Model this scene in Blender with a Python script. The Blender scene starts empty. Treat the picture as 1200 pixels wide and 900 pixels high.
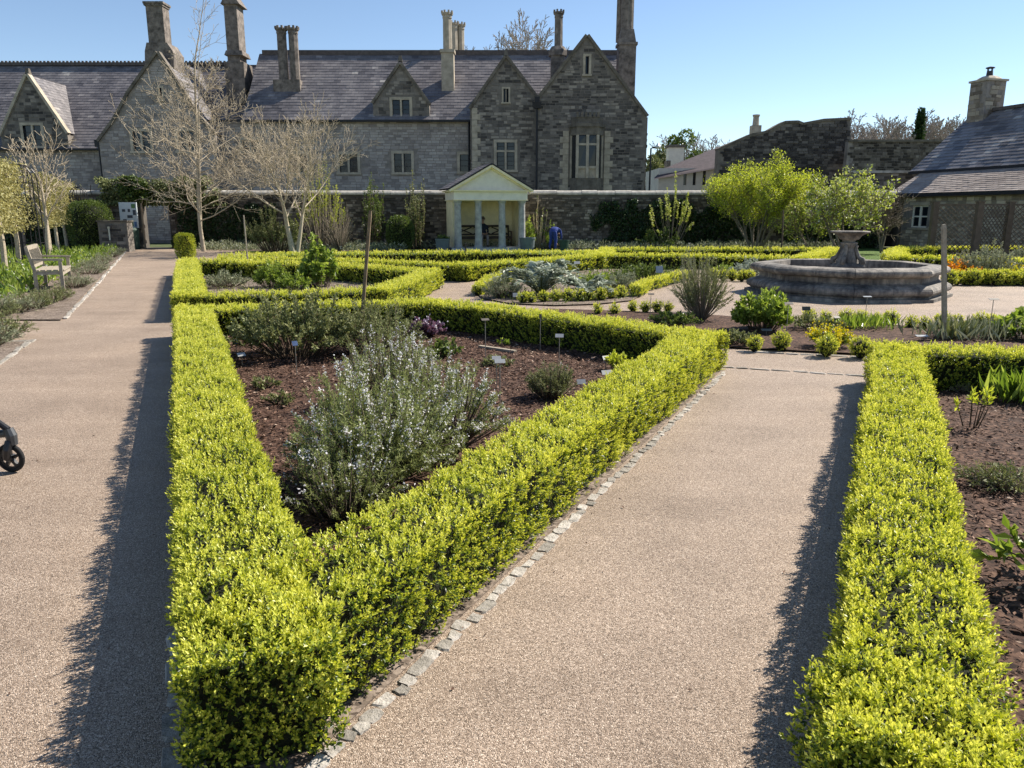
import bpy, bmesh, math, random
import numpy as np
from mathutils import Vector, Matrix, Euler

random.seed(7)
RNG = np.random.default_rng(11)
scene = bpy.context.scene
COL = scene.collection
R = math.radians

# ------------------------------------------------------------------ camera
EYE = 1.65
PITCH = R(12.65)
FPX = 900.0                      # focal length in pixels of the 1200 px wide photograph
cam_data = bpy.data.cameras.new('camera')
cam_data.sensor_width = 36
cam_data.lens = 36 * FPX / 1200
cam_data.clip_start = 0.05
cam_data.clip_end = 3000
cam = bpy.data.objects.new('camera', cam_data)
cam.location = (0, 0, EYE)
cam.rotation_euler = (R(90) - PITCH, 0, 0)
COL.objects.link(cam)
scene.camera = cam
scene.render.resolution_x = 1024
scene.render.resolution_y = 768

# ------------------------------------------------------------------ sky and sun
SUN_AZ, SUN_EL = R(60), R(43)    # azimuth from +Y towards +X
world = bpy.data.worlds.new('World')
scene.world = world
world.use_nodes = True
wn = world.node_tree
sky = wn.nodes.new('ShaderNodeTexSky')
sky.sky_type = 'NISHITA'
sky.sun_disc = False
sky.sun_elevation = SUN_EL
sky.sun_rotation = SUN_AZ
sky.altitude = 50
sky.air_density = 0.82
sky.dust_density = 0.0
sky.ozone_density = 1.2
bg = wn.nodes['Background']
bg.inputs[1].default_value = 0.087
wn.links.new(sky.outputs[0], bg.inputs[0])
sun_data = bpy.data.lights.new('sun', 'SUN')
sun_data.energy = 5.0
sun_data.angle = R(0.5)
sun_data.color = (1.0, 0.93, 0.82)
sun = bpy.data.objects.new('sun', sun_data)
COL.objects.link(sun)
SUN_DIR = Vector((math.sin(SUN_AZ) * math.cos(SUN_EL), math.cos(SUN_AZ) * math.cos(SUN_EL), math.sin(SUN_EL)))
sun.rotation_euler = (-SUN_DIR).to_track_quat('-Z', 'Y').to_euler()
sun.location = (20, 10, 30)
scene.view_settings.view_transform = 'Standard'
scene.view_settings.look = 'None'
scene.view_settings.exposure = 0.88
scene.view_settings.gamma = 1

# ------------------------------------------------------------------ survey helpers (photo pixel -> plan)
def ray(px, py):
    dx, dy = (px - 600) / FPX, (450 - py) / FPX
    c, s = math.cos(PITCH), math.sin(PITCH)
    return Vector((dx, c + dy * s, -s + dy * c))
def G(px, py, z=0.0):
    d = ray(px, py); t = (z - EYE) / d.z
    return Vector((d.x * t, d.y * t, z))
def P(px, py, Y):
    d = ray(px, py); t = Y / d.y
    return Vector((d.x * t, Y, EYE + d.z * t))
def g2(px, py, z=0.0):
    v = G(px, py, z); return (v.x, v.y)

# ------------------------------------------------------------------ materials
MATS = {}
def new_mat(name):
    m = bpy.data.materials.new(name); m.use_nodes = True
    MATS[name] = m
    nt = m.node_tree
    return m, nt, nt.nodes['Principled BSDF']
def lin(r, g, b): return (r, g, b, 1)
def N(nt, kind, **kw):
    n = nt.nodes.new(kind)
    for k, v in kw.items():
        if k in n.inputs: n.inputs[k].default_value = v
        else: setattr(n, k, v)
    return n
def ramp(nt, fac, stops):
    r = nt.nodes.new('ShaderNodeValToRGB')
    el = r.color_ramp.elements
    while len(el) < len(stops): el.new(0.5)
    for e, (p, c) in zip(el, stops):
        e.position = p; e.color = (c[0], c[1], c[2], 1)
    nt.links.new(fac, r.inputs[0])
    return r
def plain(name, col, rough=0.7, var=0.25, scale=6, bump=0.0, bscale=40, metal=0.0, spec=0.3, detail=5):
    m, nt, b = new_mat(name)
    tc = N(nt, 'ShaderNodeTexCoord')
    nz = N(nt, 'ShaderNodeTexNoise', Scale=scale, Detail=detail, Roughness=0.65)
    nt.links.new(tc.outputs['Object'], nz.inputs['Vector'])
    lo = [c * (1 - var) for c in col]; hi = [min(1, c * (1 + var)) for c in col]
    r = ramp(nt, nz.outputs['Fac'], [(0.3, lo), (0.7, hi)])
    nt.links.new(r.outputs[0], b.inputs['Base Color'])
    b.inputs['Roughness'].default_value = rough
    b.inputs['Metallic'].default_value = metal
    b.inputs['Specular IOR Level'].default_value = spec
    if bump:
        n2 = N(nt, 'ShaderNodeTexNoise', Scale=bscale, Detail=4, Roughness=0.6)
        nt.links.new(tc.outputs['Object'], n2.inputs['Vector'])
        bp = N(nt, 'ShaderNodeBump', Strength=bump, Distance=0.02)
        nt.links.new(n2.outputs['Fac'], bp.inputs['Height'])
        nt.links.new(bp.outputs[0], b.inputs['Normal'])
    return m
def leafmat(name, stops, trans=0.35, rough=0.45, spec=0.35):
    """leaf colour from a random per-leaf age value ('tint'), some light passing through"""
    m, nt, b = new_mat(name)
    at = N(nt, 'ShaderNodeAttribute', attribute_name='tint')
    r = ramp(nt, at.outputs['Fac'], stops)
    nt.links.new(r.outputs[0], b.inputs['Base Color'])
    b.inputs['Roughness'].default_value = rough
    b.inputs['Specular IOR Level'].default_value = spec
    tr = N(nt, 'ShaderNodeBsdfTranslucent')
    hs = N(nt, 'ShaderNodeHueSaturation', Hue=0.492, Saturation=1.1, Value=1.25)
    nt.links.new(r.outputs[0], hs.inputs['Color'])
    nt.links.new(hs.outputs[0], tr.inputs['Color'])
    mx = N(nt, 'ShaderNodeMixShader', Fac=trans)
    nt.links.new(b.outputs[0], mx.inputs[1]); nt.links.new(tr.outputs[0], mx.inputs[2])
    nt.links.new(mx.outputs[0], nt.nodes['Material Output'].inputs['Surface'])
    return m
def tinted(name, stops, rough=0.85, scale=3.0, amt=0.5, bump=0.35, bscale=25, spec=0.25):
    """pieces of stone, slate or bark: colour from a random per-piece value, broken up by weathering noise"""
    m, nt, b = new_mat(name)
    at = N(nt, 'ShaderNodeAttribute', attribute_name='tint')
    tc = N(nt, 'ShaderNodeTexCoord')
    nz = N(nt, 'ShaderNodeTexNoise', Scale=scale, Detail=6, Roughness=0.7)
    nt.links.new(tc.outputs['Object'], nz.inputs['Vector'])
    mr = N(nt, 'ShaderNodeMapRange')
    mr.inputs[1].default_value = 0.25; mr.inputs[2].default_value = 0.75
    mr.inputs[3].default_value = -amt / 2; mr.inputs[4].default_value = amt / 2
    nt.links.new(nz.outputs['Fac'], mr.inputs[0])
    ad = N(nt, 'ShaderNodeMath', operation='ADD')
    nt.links.new(at.outputs['Fac'], ad.inputs[0]); nt.links.new(mr.outputs[0], ad.inputs[1])
    r = ramp(nt, ad.outputs[0], stops)
    nt.links.new(r.outputs[0], b.inputs['Base Color'])
    b.inputs['Roughness'].default_value = rough
    b.inputs['Specular IOR Level'].default_value = spec
    n2 = N(nt, 'ShaderNodeTexNoise', Scale=bscale, Detail=5, Roughness=0.65)
    nt.links.new(tc.outputs['Object'], n2.inputs['Vector'])
    bp = N(nt, 'ShaderNodeBump', Strength=bump, Distance=0.03)
    nt.links.new(n2.outputs['Fac'], bp.inputs['Height'])
    nt.links.new(bp.outputs[0], b.inputs['Normal'])
    return m

def gravel_mat():
    m, nt, b = new_mat('resin_gravel')
    tc = N(nt, 'ShaderNodeTexCoord')
    vo = N(nt, 'ShaderNodeTexVoronoi', Scale=250)
    nt.links.new(tc.outputs['Object'], vo.inputs['Vector'])
    sep = N(nt, 'ShaderNodeSeparateColor')
    nt.links.new(vo.outputs['Color'], sep.inputs[0])
    r = ramp(nt, sep.outputs[0], [(0.0, (.090, .066, .046)), (0.25, (.232, .170, .124)), (0.55, (.342, .260, .194)), (0.85, (.475, .372, .288)), (1.0, (.68, .575, .47))])
    big = N(nt, 'ShaderNodeTexNoise', Scale=0.9, Detail=7, Roughness=0.62)
    nt.links.new(tc.outputs['Object'], big.inputs['Vector'])
    br = ramp(nt, big.outputs['Fac'], [(0.28, (.74, .72, .70)), (0.48, (.96, .95, .94)), (0.72, (1.12, 1.10, 1.08))])
    mp = N(nt, 'ShaderNodeMapping'); mp.inputs['Scale'].default_value = (.35, 1.6, 1)
    mp.inputs['Rotation'].default_value = (0, 0, R(24))
    nt.links.new(tc.outputs['Object'], mp.inputs['Vector'])
    st = N(nt, 'ShaderNodeTexNoise', Scale=1.5, Detail=5, Roughness=0.6)
    nt.links.new(mp.outputs[0], st.inputs['Vector'])
    sr = ramp(nt, st.outputs['Fac'], [(0.35, (.90, .89, .88)), (0.65, (1.06, 1.06, 1.06))])
    mu = N(nt, 'ShaderNodeMix', data_type='RGBA', blend_type='MULTIPLY'); mu.inputs[0].default_value = 1
    nt.links.new(r.outputs[0], mu.inputs[6]); nt.links.new(br.outputs[0], mu.inputs[7])
    m2 = N(nt, 'ShaderNodeMix', data_type='RGBA', blend_type='MULTIPLY'); m2.inputs[0].default_value = 1
    nt.links.new(mu.outputs[2], m2.inputs[6]); nt.links.new(sr.outputs[0], m2.inputs[7])
    nt.links.new(m2.outputs[2], b.inputs['Base Color'])
    b.inputs['Roughness'].default_value = 0.6
    b.inputs['Specular IOR Level'].default_value = 0.3
    bp = N(nt, 'ShaderNodeBump', Strength=0.7, Distance=0.006)
    nt.links.new(vo.outputs['Distance'], bp.inputs['Height']); bp.invert = True
    nt.links.new(bp.outputs[0], b.inputs['Normal'])
    return m
gravel_mat()
def ground_mat(name, c0, c1, c2, s1=4, s2=60, bump=0.8):
    m, nt, b = new_mat(name)
    tc = N(nt, 'ShaderNodeTexCoord')
    a = N(nt, 'ShaderNodeTexNoise', Scale=s1, Detail=6, Roughness=0.7)
    f = N(nt, 'ShaderNodeTexVoronoi', Scale=s2)
    nt.links.new(tc.outputs['Object'], a.inputs['Vector']); nt.links.new(tc.outputs['Object'], f.inputs['Vector'])
    sep = N(nt, 'ShaderNodeSeparateColor'); nt.links.new(f.outputs['Color'], sep.inputs[0])
    ad = N(nt, 'ShaderNodeMath', operation='MULTIPLY_ADD'); ad.inputs[1].default_value = 0.55
    nt.links.new(sep.outputs[0], ad.inputs[0])
    sb = N(nt, 'ShaderNodeMath', operation='SUBTRACT'); sb.inputs[1].default_value = 0.27
    nt.links.new(a.outputs['Fac'], sb.inputs[0]); nt.links.new(sb.outputs[0], ad.inputs[2])
    r = ramp(nt, ad.outputs[0], [(0.15, c0), (0.5, c1), (0.9, c2)])
    nt.links.new(r.outputs[0], b.inputs['Base Color'])
    b.inputs['Roughness'].default_value = 0.9
    b.inputs['Specular IOR Level'].default_value = 0.2
    bp = N(nt, 'ShaderNodeBump', Strength=bump, Distance=0.02)
    nt.links.new(ad.outputs[0], bp.inputs['Height']); nt.links.new(bp.outputs[0], b.inputs['Normal'])
    return m
ground_mat('bark_mulch', (.017, .0095, .0075), (.066, .036, .025), (.17, .10, .068), 5, 45)
ground_mat('soil', (.07, .052, .04), (.18, .14, .11), (.33, .265, .215), 4, 60)
ground_mat('lawn', (.04, .08, .015), (.08, .14, .025), (.13, .19, .05), 3, 120)
ground_mat('field', (.05, .07, .03), (.08, .10, .04), (.12, .13, .06), .3, 5)
tinted('bark_chip', [(0, (.020, .011, .008)), (.35, (.085, .044, .030)), (.7, (.22, .128, .088)), (1, (.50, .38, .29))], amt=.2, scale=20)
tinted('sett', [(0, (.11, .10, .085)), (.5, (.28, .255, .22)), (1, (.50, .46, .41))], scale=16, amt=.8, bump=.6, bscale=60)
HEDGE = leafmat('box_leaf', [(0, (.020, .042, .009)), (.22, (.105, .165, .022)), (.5, (.44, .485, .055)), (1, (.83, .81, .18))], trans=.34, rough=.38)
plain('hedge_core', (.014, .017, .007), .95, .4, 30, .8, 60)
plain('twig', (.10, .075, .05), .9, .3, 30)
leafmat('rosemary_leaf', [(0, (.05, .072, .018)), (.5, (.20, .24, .075)), (1, (.46, .48, .22))], trans=.25, rough=.6, spec=.12)
leafmat('rosemary_flower', [(0, (.70, .67, .74)), (.5, (.85, .82, .84)), (1, (.94, .92, .90))], trans=.3, rough=.8, spec=.1)
leafmat('sage_leaf', [(0, (.05, .072, .022)), (.5, (.16, .185, .065)), (1, (.36, .36, .17))], trans=.2, rough=.6)
leafmat('grey_leaf', [(0, (.10, .12, .06)), (.5, (.24, .265, .15)), (1, (.46, .46, .32))], trans=.15, rough=.7)
leafmat('silver_leaf', [(0, (.13, .165, .12)), (.5, (.32, .365, .28)), (1, (.56, .59, .49))], trans=.15, rough=.6)
leafmat('fresh_leaf', [(0, (.05, .095, .018)), (.5, (.17, .25, .04)), (1, (.40, .47, .11))], trans=.4, rough=.35)
leafmat('mid_leaf', [(0, (.03, .055, .015)), (.5, (.09, .135, .03)), (1, (.22, .27, .07))], trans=.3, rough=.4)
leafmat('dark_leaf', [(0, (.012, .028, .010)), (.5, (.03, .06, .018)), (1, (.08, .13, .035))], trans=.2, rough=.35)
leafmat('lime_leaf', [(0, (.17, .24, .03)), (.5, (.39, .455, .06)), (1, (.62, .64, .13))], trans=.45, rough=.45)
leafmat('pleach_leaf', [(0, (.16, .15, .05)), (.5, (.36, .33, .12)), (1, (.58, .54, .27))], trans=.3, rough=.5)
leafmat('purple_leaf', [(0, (.06, .02, .03)), (.5, (.16, .07, .10)), (1, (.36, .28, .38))], trans=.2, rough=.4)
leafmat('yellow_flower', [(0, (.40, .32, .02)), (.5, (.62, .52, .03)), (1, (.80, .70, .06))], trans=.3)
leafmat('orange_flower', [(0, (.55, .16, .01)), (.5, (.72, .28, .015)), (1, (.80, .48, .03))], trans=.3)
leafmat('white_flower', [(0, (.45, .47, .42)), (.5, (.66, .67, .62)), (1, (.82, .82, .80))], trans=.3)
leafmat('blossom_leaf', [(0, (.14, .20, .03)), (.5, (.36, .42, .08)), (1, (.66, .66, .28))], trans=.35)
plain('bark_pale', (.42, .355, .26), .9, .3, 18, .5, 60)
plain('bark_far', (.34, .30, .26), .95, .2, 10)
plain('bark_dark', (.09, .07, .055), .9, .35, 20, .6, 60)
plain('bark_mid', (.20, .165, .125), .9, .3, 18, .5, 60)
STONES = tinted('house_stone', [(0, (.125, .110, .104)), (.3, (.25, .222, .208)), (.6, (.355, .318, .295)), (1, (.48, .435, .395))], scale=1.2, amt=.4)
tinted('sooty_stone', [(0, (.038, .034, .033)), (.35, (.095, .085, .078)), (.7, (.18, .16, .142)), (1, (.34, .30, .255))], scale=.9, amt=.5)
tinted('pale_brick', [(0, (.30, .24, .22)), (.5, (.46, .39, .36)), (1, (.62, .55, .50))], scale=2, amt=.3)
tinted('rubble', [(0, (.04, .034, .028)), (.4, (.115, .097, .08)), (.75, (.22, .19, .155)), (1, (.40, .35, .29))], scale=1.1, amt=.65)
tinted('cottage_stone', [(0, (.14, .115, .09)), (.4, (.30, .255, .20)), (.75, (.45, .39, .305)), (1, (.60, .53, .42))], scale=2, amt=.35)
plain('mortar', (.25, .22, .195), .95, .35, 2.5, .4, 30)
plain('mortar_wall', (.11, .096, .082), .95, .35, 2.5, .4, 30)
plain('mortar_dark', (.19, .168, .145), .95, .35, 2.5, .4, 30)
plain('dressed_stone', (.41, .355, .275), .85, .3, 2.5, .2, 30)
plain('dark_dressed', (.15, .13, .105), .9, .5, 2.2, .3, 25)
plain('chimney_stone', (.17, .145, .125), .9, .6, 3.5, .6, 12)
tinted('slate', [(0, (.075, .070, .076)), (.45, (.155, .143, .148)), (.8, (.235, .215, .212)), (1, (.42, .395, .36))], rough=.5, scale=1.1, amt=.5, bump=.15, bscale=18, spec=.45)
plain('slate_under', (.04, .036, .042), .7, .2, 3)
tinted('tile_lean', [(0, (.21, .17, .15)), (.5, (.33, .275, .24)), (1, (.46, .40, .355))], rough=.7, scale=1.3, amt=.35, bump=.2)
plain('ridge_tile', (.10, .085, .08), .8, .3, 5)
plain('gutter', (.018, .018, .022), .5, .2, 5)
plain('coping_pale', (.44, .41, .36), .9, .4, 3.5, .4, 25)
plain('cream_paint', (.80, .70, .46), .75, .14, 2.5, .05, 20)
plain('white_paint', (.76, .72, .62), .7, .10, 3.0, .05, 20)
plain('white_render', (.62, .60, .56), .8, .15, 1.5)
plain('column_stone', (.36, .355, .34), .85, .35, 5, .35, 30)
plain('weathered_oak', (.33, .285, .22), .8, .3, 14, .3, 60)
plain('post_wood', (.20, .145, .09), .85, .35, 12, .4, 50)
plain('dark_wood', (.075, .055, .04), .8, .35, 10, .3, 40)
plain('plank_wood', (.30, .225, .155), .8, .3, 9, .3, 40)
plain('trellis_wood', (.105, .085, .062), .8, .3, 8)
plain('black_metal', (.018, .018, .020), .45, .2, 10, metal=.3, spec=.4)
plain('label_metal', (.42, .42, .40), .35, .12, 20, metal=.6)
plain('label_back', (.10, .085, .07), .6, .2, 20)
plain('label_blue', (.08, .12, .22), .35, .2, 20, metal=.4)
plain('label_stake', (.27, .25, .22), .5, .2, 30, metal=.5)
plain('planter_grey', (.115, .14, .15), .6, .2, 6)
plain('planter_green', (.03, .06, .045), .6, .2, 6)
plain('board_face', (.55, .60, .62), .4, .06, 4)
plain('photo_dark', (.06, .07, .09), .5, .5, 30)
plain('photo_green', (.10, .20, .07), .5, .5, 30)
plain('photo_blue', (.10, .17, .32), .5, .5, 30)
plain('black_plastic', (.014, .014, .016), .38, .2, 20, spec=.5)
plain('grey_plastic', (.05, .052, .056), .4, .2, 20, spec=.5)
plain('rubber', (.020, .020, .020), .85, .2, 20)
plain('navy_cloth', (.020, .024, .038), .9, .25, 14)
plain('blue_cloth', (.028, .05, .21), .85, .25, 14)
plain('pale_cloth', (.26, .22, .21), .9, .5, 30)
plain('skin', (.42, .25, .18), .6, .1, 10)
plain('hair', (.09, .06, .045), .8, .2, 20)
plain('shoe', (.03, .025, .02), .6, .2, 20)
plain('far_roof', (.10, .08, .085), .8, .25, 3)
plain('lead', (.045, .045, .05), .6, .2, 20)
plain('lamp_glass', (.62, .64, .62), .3, .1, 10)
def fountain_mat():
    m, nt, b = new_mat('fountain_stone')
    tc = N(nt, 'ShaderNodeTexCoord')
    a = N(nt, 'ShaderNodeTexNoise', Scale=2.2, Detail=8, Roughness=0.72)
    nt.links.new(tc.outputs['Object'], a.inputs['Vector'])
    mp = N(nt, 'ShaderNodeMapping'); mp.inputs['Scale'].default_value = (9, 9, .8)
    nt.links.new(tc.outputs['Object'], mp.inputs['Vector'])
    s = N(nt, 'ShaderNodeTexNoise', Scale=1.6, Detail=5, Roughness=0.6)
    nt.links.new(mp.outputs[0], s.inputs['Vector'])
    ad = N(nt, 'ShaderNodeMath', operation='MULTIPLY_ADD'); ad.inputs[1].default_value = .45
    nt.links.new(s.outputs['Fac'], ad.inputs[0])
    sb = N(nt, 'ShaderNodeMath', operation='SUBTRACT'); sb.inputs[1].default_value = .22
    nt.links.new(a.outputs['Fac'], sb.inputs[0]); nt.links.new(sb.outputs[0], ad.inputs[2])
    r = ramp(nt, ad.outputs[0], [(.28, (.035, .032, .031)), (.45, (.11, .10, .09)), (.60, (.26, .23, .195)), (.82, (.56, .48, .39))])
    nt.links.new(r.outputs[0], b.inputs['Base Color'])
    b.inputs['Roughness'].default_value = .85
    n2 = N(nt, 'ShaderNodeTexNoise', Scale=40, Detail=5)
    nt.links.new(tc.outputs['Object'], n2.inputs['Vector'])
    bp = N(nt, 'ShaderNodeBump', Strength=.35, Distance=.01)
    nt.links.new(n2.outputs['Fac'], bp.inputs['Height']); nt.links.new(bp.outputs[0], b.inputs['Normal'])
fountain_mat()
def glass_mat():
    m, nt, b = new_mat('window_glass')
    b.inputs['Base Color'].default_value = (.012, .016, .022, 1)
    b.inputs['Roughness'].default_value = .06
    b.inputs['Specular IOR Level'].default_value = .4
glass_mat()

# ------------------------------------------------------------------ object helpers
def tag(o, label=None, cat=None, group=None, kind=None):
    if label: o['label'] = label
    if cat: o['category'] = cat
    if group: o['group'] = group
    if kind: o['kind'] = kind
    return o
def empty(name, loc, label=None, cat=None, group=None, rz=0.0, kind=None):
    o = bpy.data.objects.new(name, None)
    o.empty_display_size = .2
    o.location = loc; o.rotation_euler = (0, 0, rz)
    COL.objects.link(o)
    return tag(o, label, cat, group, kind)
def link(name, mesh, mat, parent=None, world_space=True, kind=None):
    """link a mesh; vertices are in world space unless world_space is False (then in the parent's frame)"""
    o = bpy.data.objects.new(name, mesh)
    if mat is not None and len(mesh.materials) == 0: mesh.materials.append(MATS[mat] if isinstance(mat, str) else mat)
    COL.objects.link(o)
    if parent is not None:
        o.parent = parent
        if world_space:
            o.matrix_parent_inverse = chain(parent).inverted()
    if kind: o['kind'] = kind
    return o
def chain(o):
    m = Matrix.LocRotScale(o.location, o.rotation_euler, o.scale)
    if o.parent is not None:
        return chain(o.parent) @ o.matrix_parent_inverse @ m
    return m
class MB:
    """collects shapes and links them as one mesh"""
    def __init__(s): s.v, s.f, s.t = [], [], []
    def add(s, vs, fs, tint=0.5):
        b = len(s.v); s.v += [tuple(v) for v in vs]
        s.f += [tuple(b + i for i in f) for f in fs]; s.t += [tint] * len(fs)
    def box(s, c, size, rot=None, tint=.5, taper=1.0, jit=0.0):
        hx, hy, hz = [q / 2 for q in size]
        vs = []
        for z, k in ((-hz, 1), (hz, taper)):
            for x, y in ((-hx, -hy), (hx, -hy), (hx, hy), (-hx, hy)):
                v = Vector((x * k, y * k, z))
                if jit: v += Vector((random.uniform(-jit, jit), random.uniform(-jit, jit), random.uniform(-jit, jit)))
                if rot is not None: v = rot @ v
                vs.append(v + Vector(c))
        s.add(vs, [(3, 2, 1, 0), (4, 5, 6, 7), (0, 1, 5, 4), (1, 2, 6, 5), (2, 3, 7, 6), (3, 0, 4, 7)], tint)
    def beam(s, a, b, w, d, up=(0, 0, 1), tint=.5):
        a, b = Vector(a), Vector(b); z = (b - a); L = z.length; z.normalize()
        x = Vector(up).cross(z)
        if x.length < 1e-4: x = Vector((1, 0, 0)).cross(z)
        x.normalize(); y = z.cross(x)
        m = Matrix((x, y, z)).transposed()
        s.box((a + b) / 2, (w, d, L), m, tint)
    def tube(s, pts, rad, n=6, cap=True, tint=.5):
        pts = [Vector(p) for p in pts]
        if not hasattr(rad, '__len__'): rad = [rad] * len(pts)
        rings = []; b0 = len(s.v)
        ref = None
        for i, p in enumerate(pts):
            t = (pts[min(i + 1, len(pts) - 1)] - pts[max(i - 1, 0)])
            if t.length < 1e-9: t = Vector((0, 0, 1))
            t.normalize()
            if ref is None:
                ref = t.orthogonal().normalized()
            x = (ref - t * ref.dot(t))
            if x.length < 1e-5: x = t.orthogonal()
            x.normalize(); ref = x; y = t.cross(x)
            for k in range(n):
                a = 2 * math.pi * k / n
                s.v.append(tuple(p + (x * math.cos(a) + y * math.sin(a)) * rad[i]))
        for i in range(len(pts) - 1):
            for k in range(n):
                a = b0 + i * n + k; c = b0 + i * n + (k + 1) % n
                s.f.append((a, c, c + n, a + n)); s.t.append(tint)
        if cap and n > 3:
            s.f.append(tuple(b0 + k for k in reversed(range(n)))); s.t.append(tint)
            s.f.append(tuple(b0 + (len(pts) - 1) * n + k for k in range(n))); s.t.append(tint)
    def lathe(s, prof, n=16, c=(0, 0, 0), phase=0.0, cap=True, tint=.5):
        b0 = len(s.v); c = Vector(c)
        for r, z in prof:
            for k in range(n):
                a = phase + 2 * math.pi * k / n
                s.v.append(tuple(c + Vector((r * math.cos(a), r * math.sin(a), z))))
        for i in range(len(prof) - 1):
            for k in range(n):
                a = b0 + i * n + k; d = b0 + i * n + (k + 1) % n
                s.f.append((a, d, d + n, a + n)); s.t.append(tint)
        if cap:
            s.f.append(tuple(b0 + k for k in reversed(range(n)))); s.t.append(tint)
            s.f.append(tuple(b0 + (len(prof) - 1) * n + k for k in range(n))); s.t.append(tint)
    def prism(s, poly, off, tint=.5):
        """closed outline (list of 3-D points) pushed by vector off"""
        n = len(poly); off = Vector(off)
        vs = [Vector(p) for p in poly] + [Vector(p) + off for p in poly]
        fs = [tuple(range(n - 1, -1, -1)), tuple(range(n, 2 * n))] + [(i, (i + 1) % n, n + (i + 1) % n, n + i) for i in range(n)]
        s.add(vs, fs, tint)
    def mesh(s, name, smooth=False):
        m = bpy.data.meshes.new(name)
        m.from_pydata(s.v, [], s.f)
        at = m.attributes.new('tint', 'FLOAT', 'FACE')
        at.data.foreach_set('value', np.array(s.t, dtype=np.float32))
        if smooth: m.polygons.foreach_set('use_smooth', [True] * len(m.polygons))
        m.update()
        return m
    def build(s, name, mat, parent=None, smooth=False, kind=None, world_space=True, fix=True):
        m = s.mesh(name, smooth)
        if fix:
            bm = bmesh.new(); bm.from_mesh(m); bmesh.ops.recalc_face_normals(bm, faces=bm.faces); bm.to_mesh(m); bm.free()
        return link(name, m, mat, parent, world_space, kind)

TRI_COUNT = [0]
def quads_mesh(name, V, F_per, tint, smooth=False):
    """V: (n, k, 3) vertex blocks, one polygon list F_per (m, 4) repeated for each block"""
    n, k, _ = V.shape
    m = bpy.data.meshes.new(name)
    fp = np.array(F_per, dtype=np.int64)
    nf = len(fp); kk = fp.shape[1]
    m.vertices.add(n * k)
    m.vertices.foreach_set('co', V.astype(np.float32).ravel())
    idx = (fp[None] + (np.arange(n) * k)[:, None, None]).astype(np.int32).ravel()
    m.loops.add(len(idx)); m.loops.foreach_set('vertex_index', idx)
    m.polygons.add(n * nf)
    m.polygons.foreach_set('loop_start', (np.arange(n * nf) * kk).astype(np.int32))
    m.update(calc_edges=True)
    at = m.attributes.new('tint', 'FLOAT', 'FACE')
    at.data.foreach_set('value', np.repeat(np.asarray(tint, dtype=np.float32), nf))
    m.polygons.foreach_set('use_smooth', np.full(n * nf, smooth, dtype=bool))
    TRI_COUNT[0] += n * nf * (kk - 2)
    return m
def unit(a): return a / np.maximum(np.linalg.norm(a, axis=-1, keepdims=True), 1e-9)
def leaf_blocks(pos, d, L, W, fold=.22, hint=None, mid=.5, curl=0.0):
    """folded four-cornered leaves: base, two sides, tip"""
    n = len(pos); d = unit(d)
    h = RNG.normal(size=(n, 3)) if hint is None else hint + RNG.normal(size=(n, 3)) * .35
    sd = unit(np.cross(d, h)); nm = np.cross(sd, d)
    L = np.broadcast_to(L, (n,))[:, None]; W = np.broadcast_to(W, (n,))[:, None]
    V = np.empty((n, 4, 3))
    V[:, 0] = pos
    m = pos + d * L * mid
    V[:, 1] = m + sd * W * .5 + nm * W * fold
    V[:, 2] = pos + d * L - nm * L * curl
    V[:, 3] = m - sd * W * .5 + nm * W * fold
    return V
def leaves(name, pos, d, L, W, tint, mat, parent, kind='stuff', **kw):
    V = leaf_blocks(pos, d, L, W, **kw)
    m = quads_mesh(name, V, [(0, 1, 2, 3)], tint)
    return link(name, m, mat, parent, True, kind)
def wob(p, f, ph=0.0):
    """cheap smooth pseudo-noise, about -1..1"""
    x, y, z = p[:, 0] * f, p[:, 1] * f, p[:, 2] * f
    return (np.sin(x * 1.7 + y * 2.3 + ph) * np.cos(y * 1.9 - z * 2.1 + ph * 1.7) + np.sin(z * 2.7 + x * 1.1 + 1.3 * ph) * np.cos(x * 2.9 - y * 1.3 + ph)
            + .6 * np.sin(x * 5.1 + y * 4.3 - z * 3.7 + ph * .7)) / 2.0
def poly_sheet(name, pts, z, mat, parent=None, kind='structure', sub=0):
    bm = bmesh.new()
    vs = [bm.verts.new((x, y, z)) for x, y in pts]
    f = bm.faces.new(vs)
    if f.normal.z < 0: f.normal_flip()
    bm.normal_update()
    if f.normal.z < 0: bmesh.ops.reverse_faces(bm, faces=[f])
    bmesh.ops.triangulate(bm, faces=bm.faces[:])
    m = bpy.data.meshes.new(name); bm.to_mesh(m); bm.free()
    return link(name, m, mat, parent, True, kind if parent is None else None)
def in_poly(x, y, poly):
    x = np.asarray(x); y = np.asarray(y); ins = np.zeros(x.shape, bool)
    n = len(poly); j = n - 1
    for i in range(n):
        xi, yi = poly[i]; xj, yj = poly[j]
        c = ((yi > y) != (yj > y)) & (x < (xj - xi) * (y - yi) / ((yj - yi) + 1e-12) + xi)
        ins ^= c; j = i
    return ins

# ================================================================== ground, paths and beds
def V2(v): return Vector((v[0], v[1]))
poly_sheet('ground', [(-400, -60), (400, -60), (400, 900), (-400, 900)], -0.06, 'field')
poly_sheet('lawn', [(-46, 10.0), (24, 10.0), (24, 36.3), (-46, 36.3)], -0.02, 'lawn')
path = poly_sheet('path', [(-22, -6), (20, -6), (20, 26.5), (-6.5, 26.5), (-14.2, 36.2), (-19.8, 36.2), (-22, 24)], 0.0, 'resin_gravel')

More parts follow.
